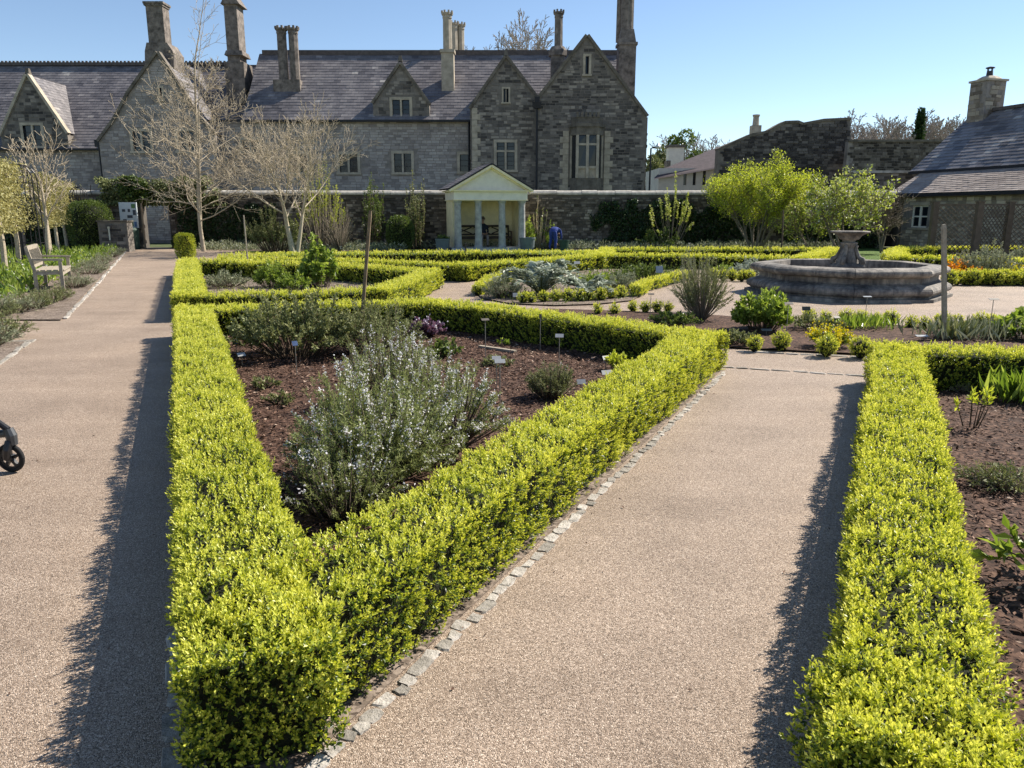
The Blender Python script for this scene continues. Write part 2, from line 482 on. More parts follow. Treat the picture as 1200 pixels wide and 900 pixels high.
K0, K1 = V2(G(850, 440)), V2(G(400, 890))
KD = (K0 - K1).normalized(); KN = Vector((-KD.y, KD.x))
D0 = K1 + KN * .325 - KD * 3; D1 = K0 + KN * .325
L0, L1 = V2(G(203, 362, .4)), V2(G(197, 700, .4))
LD = (L0 - L1).normalized(); LN = Vector((LD.y, -LD.x))
LC0, LC1 = L0 + LN * .245, L1 + LN * .245
def isect(p, d, q, e):
    den = d.x * e.y - d.y * e.x
    t = ((q.x - p.x) * e.y - (q.y - p.y) * e.x) / den
    return p + d * t
CORN = isect(LC1, LD, D0, KD)
FAR_R = V2(G(836, 391, .4))
FAR_R = D0 + KD * (FAR_R - D0).dot(KD)
cross = [V2(G(x, y, .4)) for x, y in ((228, 358), (330, 357), (440, 354), (510, 353), (570, 358), (640, 367), (720, 377))]
HA = [CORN, LC0, *cross[1:], FAR_R, CORN]

C_IN0, C_IN1 = V2(G(1168, 810, .4)), V2(G(1200, 836, .4))
cd = (C_IN1 - C_IN0).normalized()
CT0, CT1 = V2(G(1052, 406, .4)), V2(G(1068, 640, .4))
cld = (CT1 - CT0).normalized()
c_near = isect(CT0, cld, C_IN0 - Vector((-cd.y, cd.x)) * .235, cd)
if (c_near - CT0).dot(cld) < 0: c_near = CT1
C_FARR = V2(G(1290, 412, .4)); C_FARR = CT0 + (C_FARR - CT0).normalized() * 6.0
HC = [c_near + cd * 4.5, c_near, CT0, C_FARR]
print('CORN', CORN, 'FAR_R', FAR_R, 'HA', [tuple(round(q, 2) for q in p) for p in HA], 'HC', [tuple(round(q, 2) for q in p) for p in HC])
def tops(l): return [V2(G(x, y, .4)) for x, y in l]
HB = tops([(220, 305), (222, 344), (330, 343), (445, 338), (478, 328), (502, 317), (400, 310), (300, 307), (220, 305)])
HD = tops([(258, 302.5), (400, 304.5), (545, 310), (620, 305), (700, 299.5), (694, 296), (560, 295.5), (440, 296.5), (258, 299.5)])
HE = tops([(708, 298.5), (820, 299.5), (938, 302), (976, 292), (850, 291.5), (712, 292), (708, 298.5)])
HF = tops([(1240, 290.5), (1130, 290.5), (1058, 291.5), (1044, 296), (1056, 301), (1130, 303), (1240, 306)])

def shrink_poly(pts, d):
    c = sum(pts, Vector((0, 0))) / len(pts)
    return [p + (c - p).normalized() * d for p in pts]
bedA = [CORN + Vector((0, .3)), LC0 + Vector((.1, -.1)), *cross[1:], FAR_R]
strip = [K1 - KD * .5 + KN * .085, K0 + KD * .12 + KN * .085, K0 + KD * .12 + KN * .4, K1 - KD * .5 + KN * .4]
poly_sheet('planting_bed', [(p.x, p.y) for p in strip], .006, 'soil')
mulch = poly_sheet('planting_bed', [(p.x, p.y) for p in bedA], .03, 'bark_mulch')
bedC = [c_near, CT0, C_FARR, c_near + cd * 4.5]
mulch2 = poly_sheet('planting_bed', [(p.x, p.y) for p in bedC], .03, 'bark_mulch')
for hp in (HB[:-1], HD, HE[:-1], HF):
    poly_sheet('planting_bed', [(p.x, p.y) for p in hp], .03, 'soil')
BED_G = [g2(*q) for q in ((640, 363), (735, 366), (840, 371), (930, 378), (1060, 383), (1180, 382), (1300, 378), (1300, 425), (1040, 425), (1014, 417), (862, 409), (800, 405), (640, 385))]
poly_sheet('planting_bed', BED_G, .025, 'bark_mulch')
BED_I = [g2(*q) for q in ((556, 342), (566, 351), (600, 357), (650, 359), (700, 357.5), (742, 353), (752, 346), (762, 339), (786, 333), (806, 325), (800, 318), (700, 316), (620, 322), (575, 331))]
poly_sheet('planting_bed', BED_I, .025, 'soil')
BED_H = [g2(*q) for q in ((1106, 328), (1130, 334), (1170, 335), (1320, 331), (1320, 312), (1190, 311), (1110, 318))]
poly_sheet('planting_bed', BED_H, .025, 'soil')
BED_J = [g2(*q) for q in ((800, 320), (850, 324), (884, 324), (884, 312), (830, 308), (790, 310))]
poly_sheet('planting_bed', BED_J, .025, 'soil')
BED_L1 = [g2(*q) for q in ((-60, 376), (72, 376), (146, 295), (60, 295), (-160, 300), (-400, 330))]
poly_sheet('planting_bed', BED_L1, .022, 'soil')
BED_L2 = [g2(*q) for q in ((-60, 402), (30, 402), (-6, 430), (-200, 470))]
poly_sheet('planting_bed', BED_L2, .022, 'soil')
BED_W = [(-13.6, 33.6), (-13.8, 36.2), (14.5, 36.2), (14.5, 34.6), (2.6, 34.6), (2.4, 35.6), (-4.6, 35.2), (-4.6, 33.4)]
poly_sheet('planting_bed', BED_W, -.005, 'soil')

# stone setts edging the paths: each stone a part of the path
def setts(a, b, wid, gap=.012, lo=.09, hi=.19, z=.03, side=0.0):
    a, b = V2(a), V2(b); d = (b - a).normalized(); n = Vector((-d.y, d.x)); L = (b - a).length; s = 0
    rot0 = math.atan2(d.y, d.x)
    while s < L:
        l = random.uniform(lo, hi)
        c = a + d * (s + l / 2) + n * (side + random.uniform(-.012, .012))
        mb = MB()
        rot = Euler((random.uniform(-.05, .05), random.uniform(-.05, .05), rot0 + random.uniform(-.07, .07))).to_matrix()
        w = wid * random.uniform(.82, 1.12); zt = z * random.uniform(.6, 1.25)
        # bevelled block: base ring, shoulder ring, top ring
        prof = [(1, -.05), (1, zt - .012), (.82, zt)]
        vs = []
        for k, zz in prof:
            for x, y in ((-1, -.75), (-.75, -1), (.75, -1), (1, -.75), (1, .75), (.75, 1), (-.75, 1), (-1, .75)):
                v = rot @ Vector((x * l / 2 * k, y * w / 2 * k, 0)); v += Vector((random.uniform(-.009, .009), random.uniform(-.009, .009), 0))
                vs.append((c.x + v.x, c.y + v.y, zz + v.z))
        fs = [tuple(range(16, 24))]
        for r_ in range(2):
            for k in range(8):
                fs.append((r_ * 8 + k, r_ * 8 + (k + 1) % 8, r_ * 8 + 8 + (k + 1) % 8, r_ * 8 + 8 + k))
        mb.add(vs, fs, random.uniform(.4, .95))
        mb.build('kerb_stone', 'sett', path, fix=False)
        s += l + gap
setts(K1 - KD * .55, K0 + KD * .1, .058, side=.04, z=.007, lo=.045, hi=.13, gap=.003)
setts(G(862, 412), G(1012, 419), .07, lo=.12, hi=.22, z=.012)
setts(G(824, 428.5), G(1012, 441), .05, lo=.12, hi=.22, z=.010)
setts(G(-30, 447), G(36, 400), .07, lo=.2, hi=.4, z=.02)
setts(G(76, 374), G(118, 329), .07, lo=.25, hi=.5, z=.02)
setts(G(118, 329), G(148, 294), .07, lo=.6, hi=1.1, z=.02)
setts(G(36, 400), G(-40, 403), .10, lo=.25, hi=.5, z=.02)
kl = Vector((-LN.x, -LN.y))
setts(CORN - LN * .26 - LD * .15, CORN - LN * .26 + LD * .7, .06, lo=.1, hi=.2, z=.010)

# bark chips lying on the mulch
def chips(name, poly, n, parent, z=.032, lo=.012, hi=.045, near=None):
    xs = [p[0] for p in poly]; ys = [p[1] for p in poly]
    x = RNG.uniform(min(xs), max(xs), n * 4); y = RNG.uniform(min(ys), max(ys), n * 4)
    k = in_poly(x, y, poly); x, y = x[k][:n], y[k][:n]; m = len(x)
    pos = np.stack([x, y, z + RNG.uniform(0, .014, m)], 1)
    a = RNG.uniform(0, 2 * np.pi, m); el = RNG.normal(0, .28, m)
    d = np.stack([np.cos(a) * np.cos(el), np.sin(a) * np.cos(el), np.sin(el)], 1)
    L = RNG.uniform(lo, hi, m) * np.where(RNG.random(m) < .06, 1.8, 1)
    hint = np.tile([0., 0., 1.], (m, 1))
    leaves(name, pos, d, L, L * RNG.uniform(.22, .55, m), np.clip(RNG.beta(2, 3, m) + (RNG.random(m) < .05) * .5, 0, 1), 'bark_chip', parent, hint=hint, fold=.12)
# dead leaves, seed husks and grit blown onto the paths
def litter(n):
    x = RNG.uniform(-9, 7, n * 6); y = RNG.uniform(1.2, 14, n * 6)
    dk = np.abs((x - K1.x) * KN.x + (y - K1.y) * KN.y) ; dl = np.abs((x - L1.x) * LN.x + (y - L1.y) * LN.y)
    w = np.exp(-dk / .25) + np.exp(-dl / .3) + .04
    onA = in_poly(x, y, [(p.x, p.y) for p in HA]) | in_poly(x, y, [(p.x, p.y) for p in bedC])
    k = (RNG.random(len(x)) < w) & ~onA; x, y = x[k][:n], y[k][:n]; m = len(x)
    pos = np.stack([x, y, np.full(m, .004)], 1); a = RNG.uniform(0, 6.28, m)
    L = RNG.uniform(.006, .022, m)
    o = leaves('leaf_litter', pos, np.stack([np.cos(a), np.sin(a), RNG.normal(.1, .15, m)], 1), L, L * RNG.uniform(.3, .8, m), np.clip(RNG.beta(2, 3, m), 0, 1), 'bark_chip', None, hint=np.tile([0., 0., 1.], (m, 1)))
    tag(o, 'small dead leaves and husks scattered along the path edges', 'leaf litter', kind='stuff')
litter(900)
chips('bark_chips', [(p.x, p.y) for p in bedA], 52000, mulch)
chips('bark_chips', [(p.x, p.y) for p in bedC], 42000, mulch2)

# ================================================================== clipped box hedges
def hedge_surface(a, b, w, h, cap0, cap1, dens, lai_far=1.0):
    """random points and outward normals over one straight length of hedge"""
    a, b = Vector(a), Vector(b)
    d = (b - a); L = d.length; d.normalize(); nrm = Vector((-d.y, d.x))
    per = 2 * h + w
    n = int(per * L * dens)
    s = RNG.uniform(0, L, n); u = RNG.uniform(0, per, n)
    off = np.where(u < h, -w / 2, np.where(u < h + w, u - h - w / 2, w / 2))
    z = np.where(u < h, u, np.where(u < h + w, h, per - u))
    nx = np.where(u < h, -1., np.where(u < h + w, 0., 1.)); nz = np.where((u >= h) & (u < h + w), 1., 0.)
    # rounded shoulders
    r = .07
    ex = np.clip(np.abs(off) - (w / 2 - r), 0, r); ez = np.clip(z - (h - r), 0, r)
    on = (ex > 0) & (ez > 0)
    ang = np.arctan2(ez, ex)
    ro = np.where(on, np.sign(off) * (w / 2 - r + r * np.cos(ang)), off); rz = np.where(on, h - r + r * np.sin(ang), z)
    nx = np.where(on, np.sign(off) * np.cos(ang), nx); nz = np.where(on, np.sin(ang), nz)
    pos = np.stack([a.x + d.x * s + nrm.x * ro, a.y + d.y * s + nrm.y * ro, rz], 1)
    nor = np.stack([nrm.x * nx, nrm.y * nx, nz], 1)
    out = [(pos, nor)]
    for on_, e, sg in ((cap0, a, -1), (cap1, b, 1)):
        if on_:
            m = int(w * h * dens * 1.6); q = RNG.uniform(-w / 2, w / 2, m); zz = RNG.uniform(0, h, m)
            out.append((np.stack([e.x + nrm.x * q, e.y + nrm.y * q, zz], 1), np.tile([d.x * sg, d.y * sg, 0.], (m, 1))))
    return np.concatenate([o[0] for o in out]), np.concatenate([o[1] for o in out])
LEAVES_PER_SPRIG = 7
def sprigs(pos, nor, leaf, mat, name, parent, up=.55, spread=.5, k_l=LEAVES_PER_SPRIG, tint_shift=0.0, w_ratio=.52):
    n = len(pos)
    leaf = np.broadcast_to(leaf, (n,))
    ax = unit(nor * .6 + np.array([0, 0, up]) + RNG.normal(size=(n, 3)) * spread * .5)
    t1 = unit(np.cross(ax, RNG.normal(size=(n, 3)))); t2 = np.cross(ax, t1)
    length = leaf * RNG.uniform(1.2, 2.7, n)
    young = RNG.normal(0, .10, n)
    P_, D_, L_, T_, Hh = [], [], [], [], []
    for k in range(k_l):
        f = k / (k_l - 1)
        a = k * 2.4 + RNG.uniform(0, .6, n)
        rad = t1 * np.cos(a)[:, None] + t2 * np.sin(a)[:, None]
        P_.append(pos + ax * (length * (f - .35))[:, None])
        op = .95 - .65 * f
        D_.append(ax * (1 - op * .6) + rad * op + RNG.normal(size=(n, 3)) * .12)
        L_.append(leaf * (1.08 - .35 * f) * RNG.uniform(.8, 1.15, n))
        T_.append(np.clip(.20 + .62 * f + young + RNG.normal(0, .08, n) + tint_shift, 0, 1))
        Hh.append(ax)
    P_, D_, L_, T_, Hh = map(np.concatenate, (P_, D_, L_, T_, Hh))
    return leaves(name, P_, D_, L_, L_ * w_ratio, T_, mat, parent, hint=Hh)
def hedge(pts, label, w=.47, h=.40, closed=False, lai=1.72, thin_back=True):
    pts = [V2(p) for p in pts]
    root = empty('box_hedge', (pts[0].x, pts[0].y, 0), label, 'hedge', 'low clipped box hedges round the beds')
    core = MB(); PP, NN, LL = [], [], []
    nseg = len(pts) - 1
    for i in range(nseg):
        a, b = pts[i], pts[i + 1]
        d = (b - a).normalized(); Ls = (b - a).length
        first, last = (i == 0 and not closed), (i == nseg - 1 and not closed)
        def turn(j):
            p0, p1, p2 = pts[(j - 1) % nseg if closed else j - 1], pts[j % nseg if closed else j], pts[(j + 1) % nseg if closed else j + 1]
            return (p1 - p0).normalized().dot((p2 - p1).normalized())
        ta = 1 if first else turn(i); tb = 1 if last else turn(i + 1)
        ea = a - d * (w * .5 if not first and ta < .93 else (0 if first else .05)); eb = b + d * ((w * .5 if tb > -.3 else .04) if not last and tb < .93 else (0 if last else .05))
        first, last = first or ta < .93, last or tb < .93
        ins = .055
        n = Vector((-d.y, d.x)); hz = h - ins - .004 * (i % 3)
        wa = w / 2 - ins - .002 * (i % 3)
        a2, b2 = ea + d * ins, eb - d * ins
        core.prism([(a2.x + n.x * wa, a2.y + n.y * wa, 0.0), (a2.x - n.x * wa, a2.y - n.y * wa, 0.0), (b2.x - n.x * wa, b2.y - n.y * wa, 0.0), (b2.x + n.x * wa, b2.y + n.y * wa, 0.0)], (0, 0, hz))
        steps = max(1, int((eb - ea).length / .35)); e0 = ea
        for s in range(steps):
            q0 = ea.lerp(eb, s / steps); q1 = ea.lerp(eb, (s + 1) / steps)
            mid = (q0 + q1) / 2; dist = math.hypot(mid.length, EYE - .3)
            if mid.y < .3: continue
            leaf = min(max(.0023 * dist, .0195), .055)
            if abs(mid.x) > .74 * mid.y + .6: leaf = max(leaf, .03)      # stretches beyond the photograph's view
            dens = lai / (.28 * leaf * leaf) / LEAVES_PER_SPRIG
            p_, n_ = hedge_surface(q0, q1, w, h, s == 0 and first, s == steps - 1 and last, dens)
            # faces turned away from the garden walk get fewer shoots
            tocam = unit(np.array([0, 0, EYE]) - p_)
            back = (n_ * tocam).sum(1) < -.05
            keep = ~back | (RNG.random(len(p_)) < .45)
            if dist > 12: keep &= ~back | (RNG.random(len(p_)) < .5)
            p_, n_ = p_[keep], n_[keep]
            PP.append(p_); NN.append(n_); LL.append(np.full(len(p_), leaf))
    PP, NN, LL = np.concatenate(PP), np.concatenate(NN), np.concatenate(LL)
    lump = wob(PP, 3.2, 1.0) * .024 + wob(PP, 8.5, 2.0) * .022 + wob(PP, 21, 3.0) * .014
    gap = wob(PP, 12, 5.0) + .7 * wob(PP, 27, 4.0)
    keep = (gap > np.where(NN[:, 2] < .3, -.72, -1.15)) | (RNG.random(len(PP)) < .22)
    PP = PP + NN * (lump + RNG.normal(0, .010, len(PP)) - .022)[:, None]
    lowz = PP[:, 2] < .05
    keep &= ~lowz | (RNG.random(len(PP)) < .5)
    keep &= PP[:, 2] > .012
    PP, NN, LL = PP[keep], NN[keep], LL[keep]
    tint = 0.0
    core.build('light_block_core', 'hedge_core', root, kind='stuff')  # solid dark core added inside the leaves to block light leaks
    sprigs(PP, NN, LL, 'box_leaf', 'foliage', root, tint_shift=wob(PP, 1.3, 2.) * .07 + wob(PP, 6., 1.) * .07 + np.where(NN[:, 2] > .4, .04, -.11))  # sunlit tops and shaded sides painted into leaf tint, with younger growth on top
    # a few longer untrimmed shoots
    m = max(6, len(PP) // 90); sel = RNG.choice(len(PP), m)
    up = NN[sel, 2] > .5
    if up.any():
        sprigs(PP[sel][up] + np.array([0, 0, .018]), NN[sel][up], LL[sel][up] * 1.15, 'box_leaf', 'young_shoots', root, up=1.2, spread=.3, tint_shift=.12)
    return root
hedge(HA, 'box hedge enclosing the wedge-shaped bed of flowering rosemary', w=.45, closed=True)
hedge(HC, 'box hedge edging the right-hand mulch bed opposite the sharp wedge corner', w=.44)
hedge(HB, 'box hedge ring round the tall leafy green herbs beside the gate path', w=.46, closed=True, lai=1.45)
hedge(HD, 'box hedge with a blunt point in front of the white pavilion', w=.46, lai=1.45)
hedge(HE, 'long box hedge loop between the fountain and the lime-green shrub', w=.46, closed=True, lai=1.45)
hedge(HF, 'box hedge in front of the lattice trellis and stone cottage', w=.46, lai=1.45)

# ================================================================== building helpers
def wall_panel(name, outline, holes, Y, thick, mat, parent):
    """upright wall facing -Y with real openings; outline and holes in (x, z)"""
    bm = bmesh.new()
    loops = [list(outline)] + [[(x0, z0), (x1, z0), (x1, z1), (x0, z1)] for x0, z0, x1, z1 in holes]
    edges = []; rings = []
    for lp in loops:
        vs = [bm.verts.new((x, Y, z)) for x, z in lp]; rings.append(vs)
        edges += [bm.edges.new((vs[i], vs[(i + 1) % len(vs)])) for i in range(len(vs))]
    bmesh.ops.triangle_fill(bm, use_beauty=True, edges=edges)
    for f in list(bm.faces):
        c = f.calc_center_median()
        if any(x0 < c.x < x1 and z0 < c.z < z1 for x0, z0, x1, z1 in holes): bm.faces.remove(f)
    for vs in rings:
        bk = [bm.verts.new((v.co.x, Y + thick, v.co.z)) for v in vs]
        for i in range(len(vs)):
            j = (i + 1) % len(vs)
            bm.faces.new((vs[i], vs[j], bk[j], bk[i]))
    bmesh.ops.recalc_face_normals(bm, faces=bm.faces)
    m = bpy.data.meshes.new(name); bm.to_mesh(m); bm.free()
    return link(name, m, mat, parent)
def masonry(name, outline, holes, origin, u, mat, parent, course=.17, lo=.22, hi=.6, proud=.02, dark=0.0, gap=.012, var=(.15, .95)):
    """coursed stones on a wall: real blocks standing proud of the mortar; outline in (s, z) along u"""
    u = Vector(u).normalized(); nrm = Vector((u.y, -u.x, 0)); o = Vector(origin)
    zs = [p[1] for p in outline]; ss = [p[0] for p in outline]
    rects = []; z = min(zs) + random.uniform(0, .03)
    while z < max(zs) - .05:
        h = course * random.uniform(.75, 1.3); s = min(ss) - random.uniform(0, hi)
        while s < max(ss):
            l = random.uniform(lo, hi); rects.append((s, z, s + l - gap, z + h - gap)); s += l
        z += h
    rc = np.array(rects)
    ok = np.ones(len(rc), bool)
    for a, b in ((0, 1), (2, 1), (2, 3), (0, 3)):
        ok &= in_poly(rc[:, a], rc[:, b], outline)
    for x0, z0, x1, z1 in holes:
        ok &= ~((rc[:, 2] > x0) & (rc[:, 0] < x1) & (rc[:, 3] > z0) & (rc[:, 1] < z1))
    rc = rc[ok]; n = len(rc)
    V = np.empty((n, 8, 3)); pr = RNG.uniform(.3, 1.3, n) * proud
    un, nn, oo = np.array(u), np.array(nrm), np.array(o)
    jit = RNG.uniform(-.012, .012, (n, 4, 2))
    for k, (a, b) in enumerate(((0, 1), (2, 1), (2, 3), (0, 3))):
        base = oo + rc[:, a, None] * un + np.array([0, 0, 1]) * rc[:, b, None]
        cx, cz = (rc[:, 0] + rc[:, 2]) / 2, (rc[:, 1] + rc[:, 3]) / 2
        V[:, k] = base - nn * .01
        fs = rc[:, a] + (cx - rc[:, a]) * .06 + jit[:, k, 0]; fz = rc[:, b] + (cz - rc[:, b]) * .12 + jit[:, k, 1]
        V[:, 4 + k] = oo + fs[:, None] * un + np.array([0, 0, 1]) * fz[:, None] + nn * pr[:, None]
    cc = V[:, 4]; tint = np.clip(RNG.uniform(var[0], var[1], n) - dark + wob(cc, .45, 1.) * .12 + wob(cc * np.array([1., 1., .15]), 1.6, 2.) * .08, 0, 1)
    m = quads_mesh(name, V, [(4, 5, 6, 7), (0, 1, 5, 4), (1, 2, 6, 5), (2, 3, 7, 6), (3, 0, 4, 7)], tint)
    return link(name, m, mat, parent, True, 'stuff')
def slates(name, o, u, v, lu, lv, mat, parent, w=.34, e=.21, lift=.022, keep=None, var=.13):
    """lapped slates on a roof plane: o lower corner, u along the eave, v up the slope"""
    o, u, v = Vector(o), Vector(u).normalized(), Vector(v).normalized()
    n = u.cross(v)
    if n.z < 0: n = -n
    rows = int(lv / e) + 1; cols = int(lu / w) + 2
    j, i = np.meshgrid(np.arange(rows), np.arange(cols), indexing='ij'); j = j.ravel(); i = i.ravel()
    a0 = (i - (j % 2) * .5) * w; a1 = a0 + w - .008
    a0 = np.clip(a0, 0, lu); a1 = np.clip(a1, 0, lu)
    b0 = j * e; b1 = np.minimum(b0 + e * 1.35, lv)
    ok = (a1 - a0 > .03) & (b1 - b0 > .03)
    a0, a1, b0, b1, j = a0[ok], a1[ok], b0[ok], b1[ok], j[ok]
    on, un, vn, nn = map(np.array, (o, u, v, n))
    lf = lift * RNG.uniform(.8, 1.3, len(a0))
    def pt(a, b, h): return on + a[:, None] * un + b[:, None] * vn + h[:, None] * nn
    V = np.stack([pt(a0, b0, lf), pt(a1, b0, lf), pt(a1, b1, lf * .15), pt(a0, b1, lf * .15), pt(a0, b0, lf * 0 + .002), pt(a1, b0, lf * 0 + .002)], 1)
    if keep is not None:
        c = V[:, :4].mean(1); k = keep(c); V = V[k]
    n_ = len(V); c = V[:, 0]
    tint = np.clip(.45 + wob(c, .7, 2.) * .16 + wob(c, .25, 5.) * .12 + RNG.normal(0, var, n_), 0, 1)
    m = quads_mesh(name, V, [(0, 1, 2, 3), (4, 5, 1, 0)], tint)
    return link(name, m, mat, parent, True, 'stuff')
def roof_plane(o, u, v, lu, lv, parent, mat='slate', name='roof', thick=.06, under='slate_under', **kw):
    o, u, v = Vector(o), Vector(u).normalized(), Vector(v).normalized()
    n = u.cross(v)
    if n.z < 0: n = -n
    mb = MB(); q = [o, o + u * lu, o + u * lu + v * lv, o + v * lv]
    mb.prism([p - n * thick for p in q], n * (thick - .004))
    r = mb.build(name, under, parent)
    slates('slates', o, u, v, lu, lv, mat, r, **kw)
    return r
def window(parent, x0, z0, x1, z1, Y, lights=2, transom=None, bars=3, sur='dressed_stone', sw=.17, depth=.22, proud=.035, rows=None):
    """stone-mullioned window: surround and mullions proud of the wall, glass set back"""
    mb = MB(); f = Y - proud; d = depth
    cy = f + d / 2
    mb.box(((x0 - sw / 2), cy, (z0 + z1) / 2), (sw, d, z1 - z0)); mb.box(((x1 + sw / 2), cy, (z0 + z1) / 2), (sw, d, z1 - z0))
    mb.box(((x0 + x1) / 2, cy, z1 + sw / 2), (x1 - x0 + 2 * sw, d, sw)); mb.box(((x0 + x1) / 2, cy - .03, z0 - sw * .4), (x1 - x0 + 2 * sw + .08, d + .06, sw * .8))
    win = mb.build('window', sur, parent)
    W = x1 - x0; mw = min(.14, W * .11); lw = (W - mw * (lights - 1)) / lights
    hs = [(z0, z1)] if transom is None else [(z0, transom - .06), (transom + .06, z1)]
    mm = MB()
    for k in range(1, lights):
        cx = x0 + k * (lw + mw) - mw / 2
        mm.box((cx, f + .02 + d * .4, (z0 + z1) / 2), (mw, d * .8, z1 - z0))
    if transom is not None:
        for k in range(lights):
            cx = x0 + k * (lw + mw) + lw / 2
            mm.box((cx, f + .03 + d * .4, transom), (lw, d * .75, .12))
    if lights > 1 or transom: mm.build('mullion', sur, win)
    for k in range(lights):
        a = x0 + k * (lw + mw)
        for (q0, q1) in hs:
            g = MB(); tl = random.uniform(-.03, .03)
            g.add([(a, Y + .13 + tl, q0), (a + lw, Y + .13 - tl, q0), (a + lw, Y + .13 - tl, q1), (a, Y + .13 + tl, q1)], [(0, 1, 2, 3)])
            pane = g.build('pane', 'window_glass', win, fix=False)
            b = MB(); nb = bars if q1 - q0 > .7 else max(1, bars // 2)
            for t in range(1, nb + 1):
                b.box((a + lw / 2, Y + .105, q0 + (q1 - q0) * t / (nb + 1)), (lw, .02, .03))
            for sx in (a + .02, a + lw - .02): b.box((sx, Y + .10, (q0 + q1) / 2), (.04, .025, q1 - q0))
            b.build('glazing_bars', 'lead', win)
    return win
def blind(parent, x0, z0, x1, z1, Y):
    mb = MB(); mb.add([(x0, Y, z0), (x1, Y, z0), (x1, Y, z1), (x0, Y, z1)], [(0, 1, 2, 3)])
def gable_wing(root, prof, Y, depth, holes, stone_mat, mortar, wall_name='gable_wall', coping='dark_dressed', zbot=-.06, cw=.26, over=.12, **mk):
    """cross gable: prof = left eave ... apex ... right eave in (x, z); wall below, slated roof running back"""
    outline = [(prof[0][0] , zbot), (prof[-1][0], zbot)] + list(reversed(prof))
    w = wall_panel(wall_name, outline, holes, Y, .3, mortar, root)
    m = .2
    hs = [(a - m, b - .18, c + m, d + m) for a, b, c, d in holes]
    masonry('stones', outline, hs, (0, Y, 0), (1, 0, 0), stone_mat, w, **mk)
    # side walls running back to the house
    for (x, z) in (prof[0], prof[-1]):
        s = MB(); sg = 1 if x == prof[0][0] else -1
        s.box((x + sg * .15, Y + .3 + (depth - .3) / 2, (zbot + z - .05) / 2), (.3, depth - .3, z - .05 - zbot)); s.build('side_wall', mortar, root)
    ap = max(range(len(prof)), key=lambda i: prof[i][1])
    for i in range(len(prof) - 1):
        (xa, za), (xb, zb) = prof[i], prof[i + 1]
        lo, hi_ = ((xa, za), (xb, zb)) if za < zb else ((xb, zb), (xa, za))
        v = Vector((hi_[0] - lo[0], 0, hi_[1] - lo[1]))
        roof_plane((lo[0], Y + .1, lo[1] + .05), (0, 1, 0), v, depth - .1, v.length, root)
        n = Vector((-v.z, 0, v.x)).normalized()
        if n.z < 0: n = -n
        c = MB(); a3, b3 = Vector((xa, Y + .05, za)) + n * .06, Vector((xb, Y + .05, zb)) + n * .06
        c.beam(a3, b3, .16, cw + over, up=(0, 1, 0))
        c.build('coping', coping, root)
    return w
def chimney_shaft(mb, x, y, z0, z1, w, d, n=8):
    mb.lathe([(w * .5, z0), (w * .47, z1 - .35), (w * .52, z1 - .33), (w * .5, z1 - .18), (w * .62, z1 - .12), (w * .62, z1 - .03), (w * .5, z1)], n, (x, y, 0), math.pi / 8)
    for k in range(n):
        a = math.pi / 8 + k * 2 * math.pi / n
        mb.box((x + math.cos(a) * w * .55, y + math.sin(a) * w * .55, z1 + .02), (w * .2, w * .2, .16))
def square_stack(mb, x0, x1, y0, y1, z0, z1, cap=.1):
    cx, cy = (x0 + x1) / 2, (y0 + y1) / 2; w, d = x1 - x0, y1 - y0
    mb.box((cx, cy, (z0 + z1) / 2), (w, d, z1 - z0))
    mb.box((cx, cy, z1 + .06), (w + cap, d + cap, .12)); mb.box((cx, cy, z1 + .18), (w + cap * 2.2, d + cap * 2.2, .12))
def px_x(px, py, Y): return P(px, py, Y).x
def px_z(py, Y): return P(600, py, Y).z

# ================================================================== the manor house beyond the garden wall
YM = 50.0
house = empty('manor_house', (0, YM, -.06), 'long grey stone manor house with steep slate roofs, gables and tall chimneys', 'house')
def hx(px, py, Y=YM): return P(px, py, Y).x
def hz(py, Y=YM): return P(600, py, Y).z
def hole(px0, py0, px1, py1, Y): return (P(px0, (py0 + py1) / 2, Y).x, px_z(py1, Y), P(px1, (py0 + py1) / 2, Y).x, px_z(py0, Y))
# main range
xa, xb = hx(236, 140), hx(560, 140); ez = hz(141)
mh = [hole(398, 181, 419, 202, YM), hole(462, 180, 482, 202, YM), hole(539, 181, 549, 201, YM), hole(284, 164, 303, 178, YM), hole(340, 181, 360, 202, YM)]
ol = [(xa, -.06), (xb, -.06), (xb, ez), (xa, ez)]
mw = wall_panel('front_wall', ol, mh, YM, .4, 'mortar', house)
masonry('stones', ol, [(a - .2, b - .18, c + .2, d + .2) for a, b, c, d in mh], (0, YM, 0), (1, 0, 0), 'house_stone', mw, course=.155, lo=.22, hi=.55, var=(.3, .82))
for k, h in enumerate(mh): window(house, *h, YM, lights=1 if k == 2 else 2, bars=2)
RY = YM + 4.2
rz = hz(63, RY)
v = Vector((0, RY - YM + .25, rz - ez))
roof_plane((hx(282, 100), YM - .25, ez), (1, 0, 0), v, hx(745, 100) - hx(282, 100), v.length, house, w=.42, e=.27)
vb = Vector((0, -(4.4), rz - ez))
roof_plane((hx(282, 100), RY + 4.4, ez), (1, 0, 0), vb, hx(745, 100) - hx(282, 100), vb.length, house, w=.8, e=.5)
rd = MB(); rd.beam((hx(283, 60), RY, rz + .06), (hx(742, 60), RY, rz + .06), .26, .3); rd.build('ridge', 'ridge_tile', house)
gt = MB(); gt.beam((xa, YM - .32, ez - .06), (xb, YM - .32, ez - .06), .14, .12); gt.build('gutter', 'gutter', house)
# back wall and right end wall
bk = MB(); bk.box(((hx(-330, 140) + hx(745, 140)) / 2, RY + 4.3, 2.6), (hx(745, 140) - hx(-330, 140), .4, 5.2)); bk.build('rear_wall', 'mortar', house)
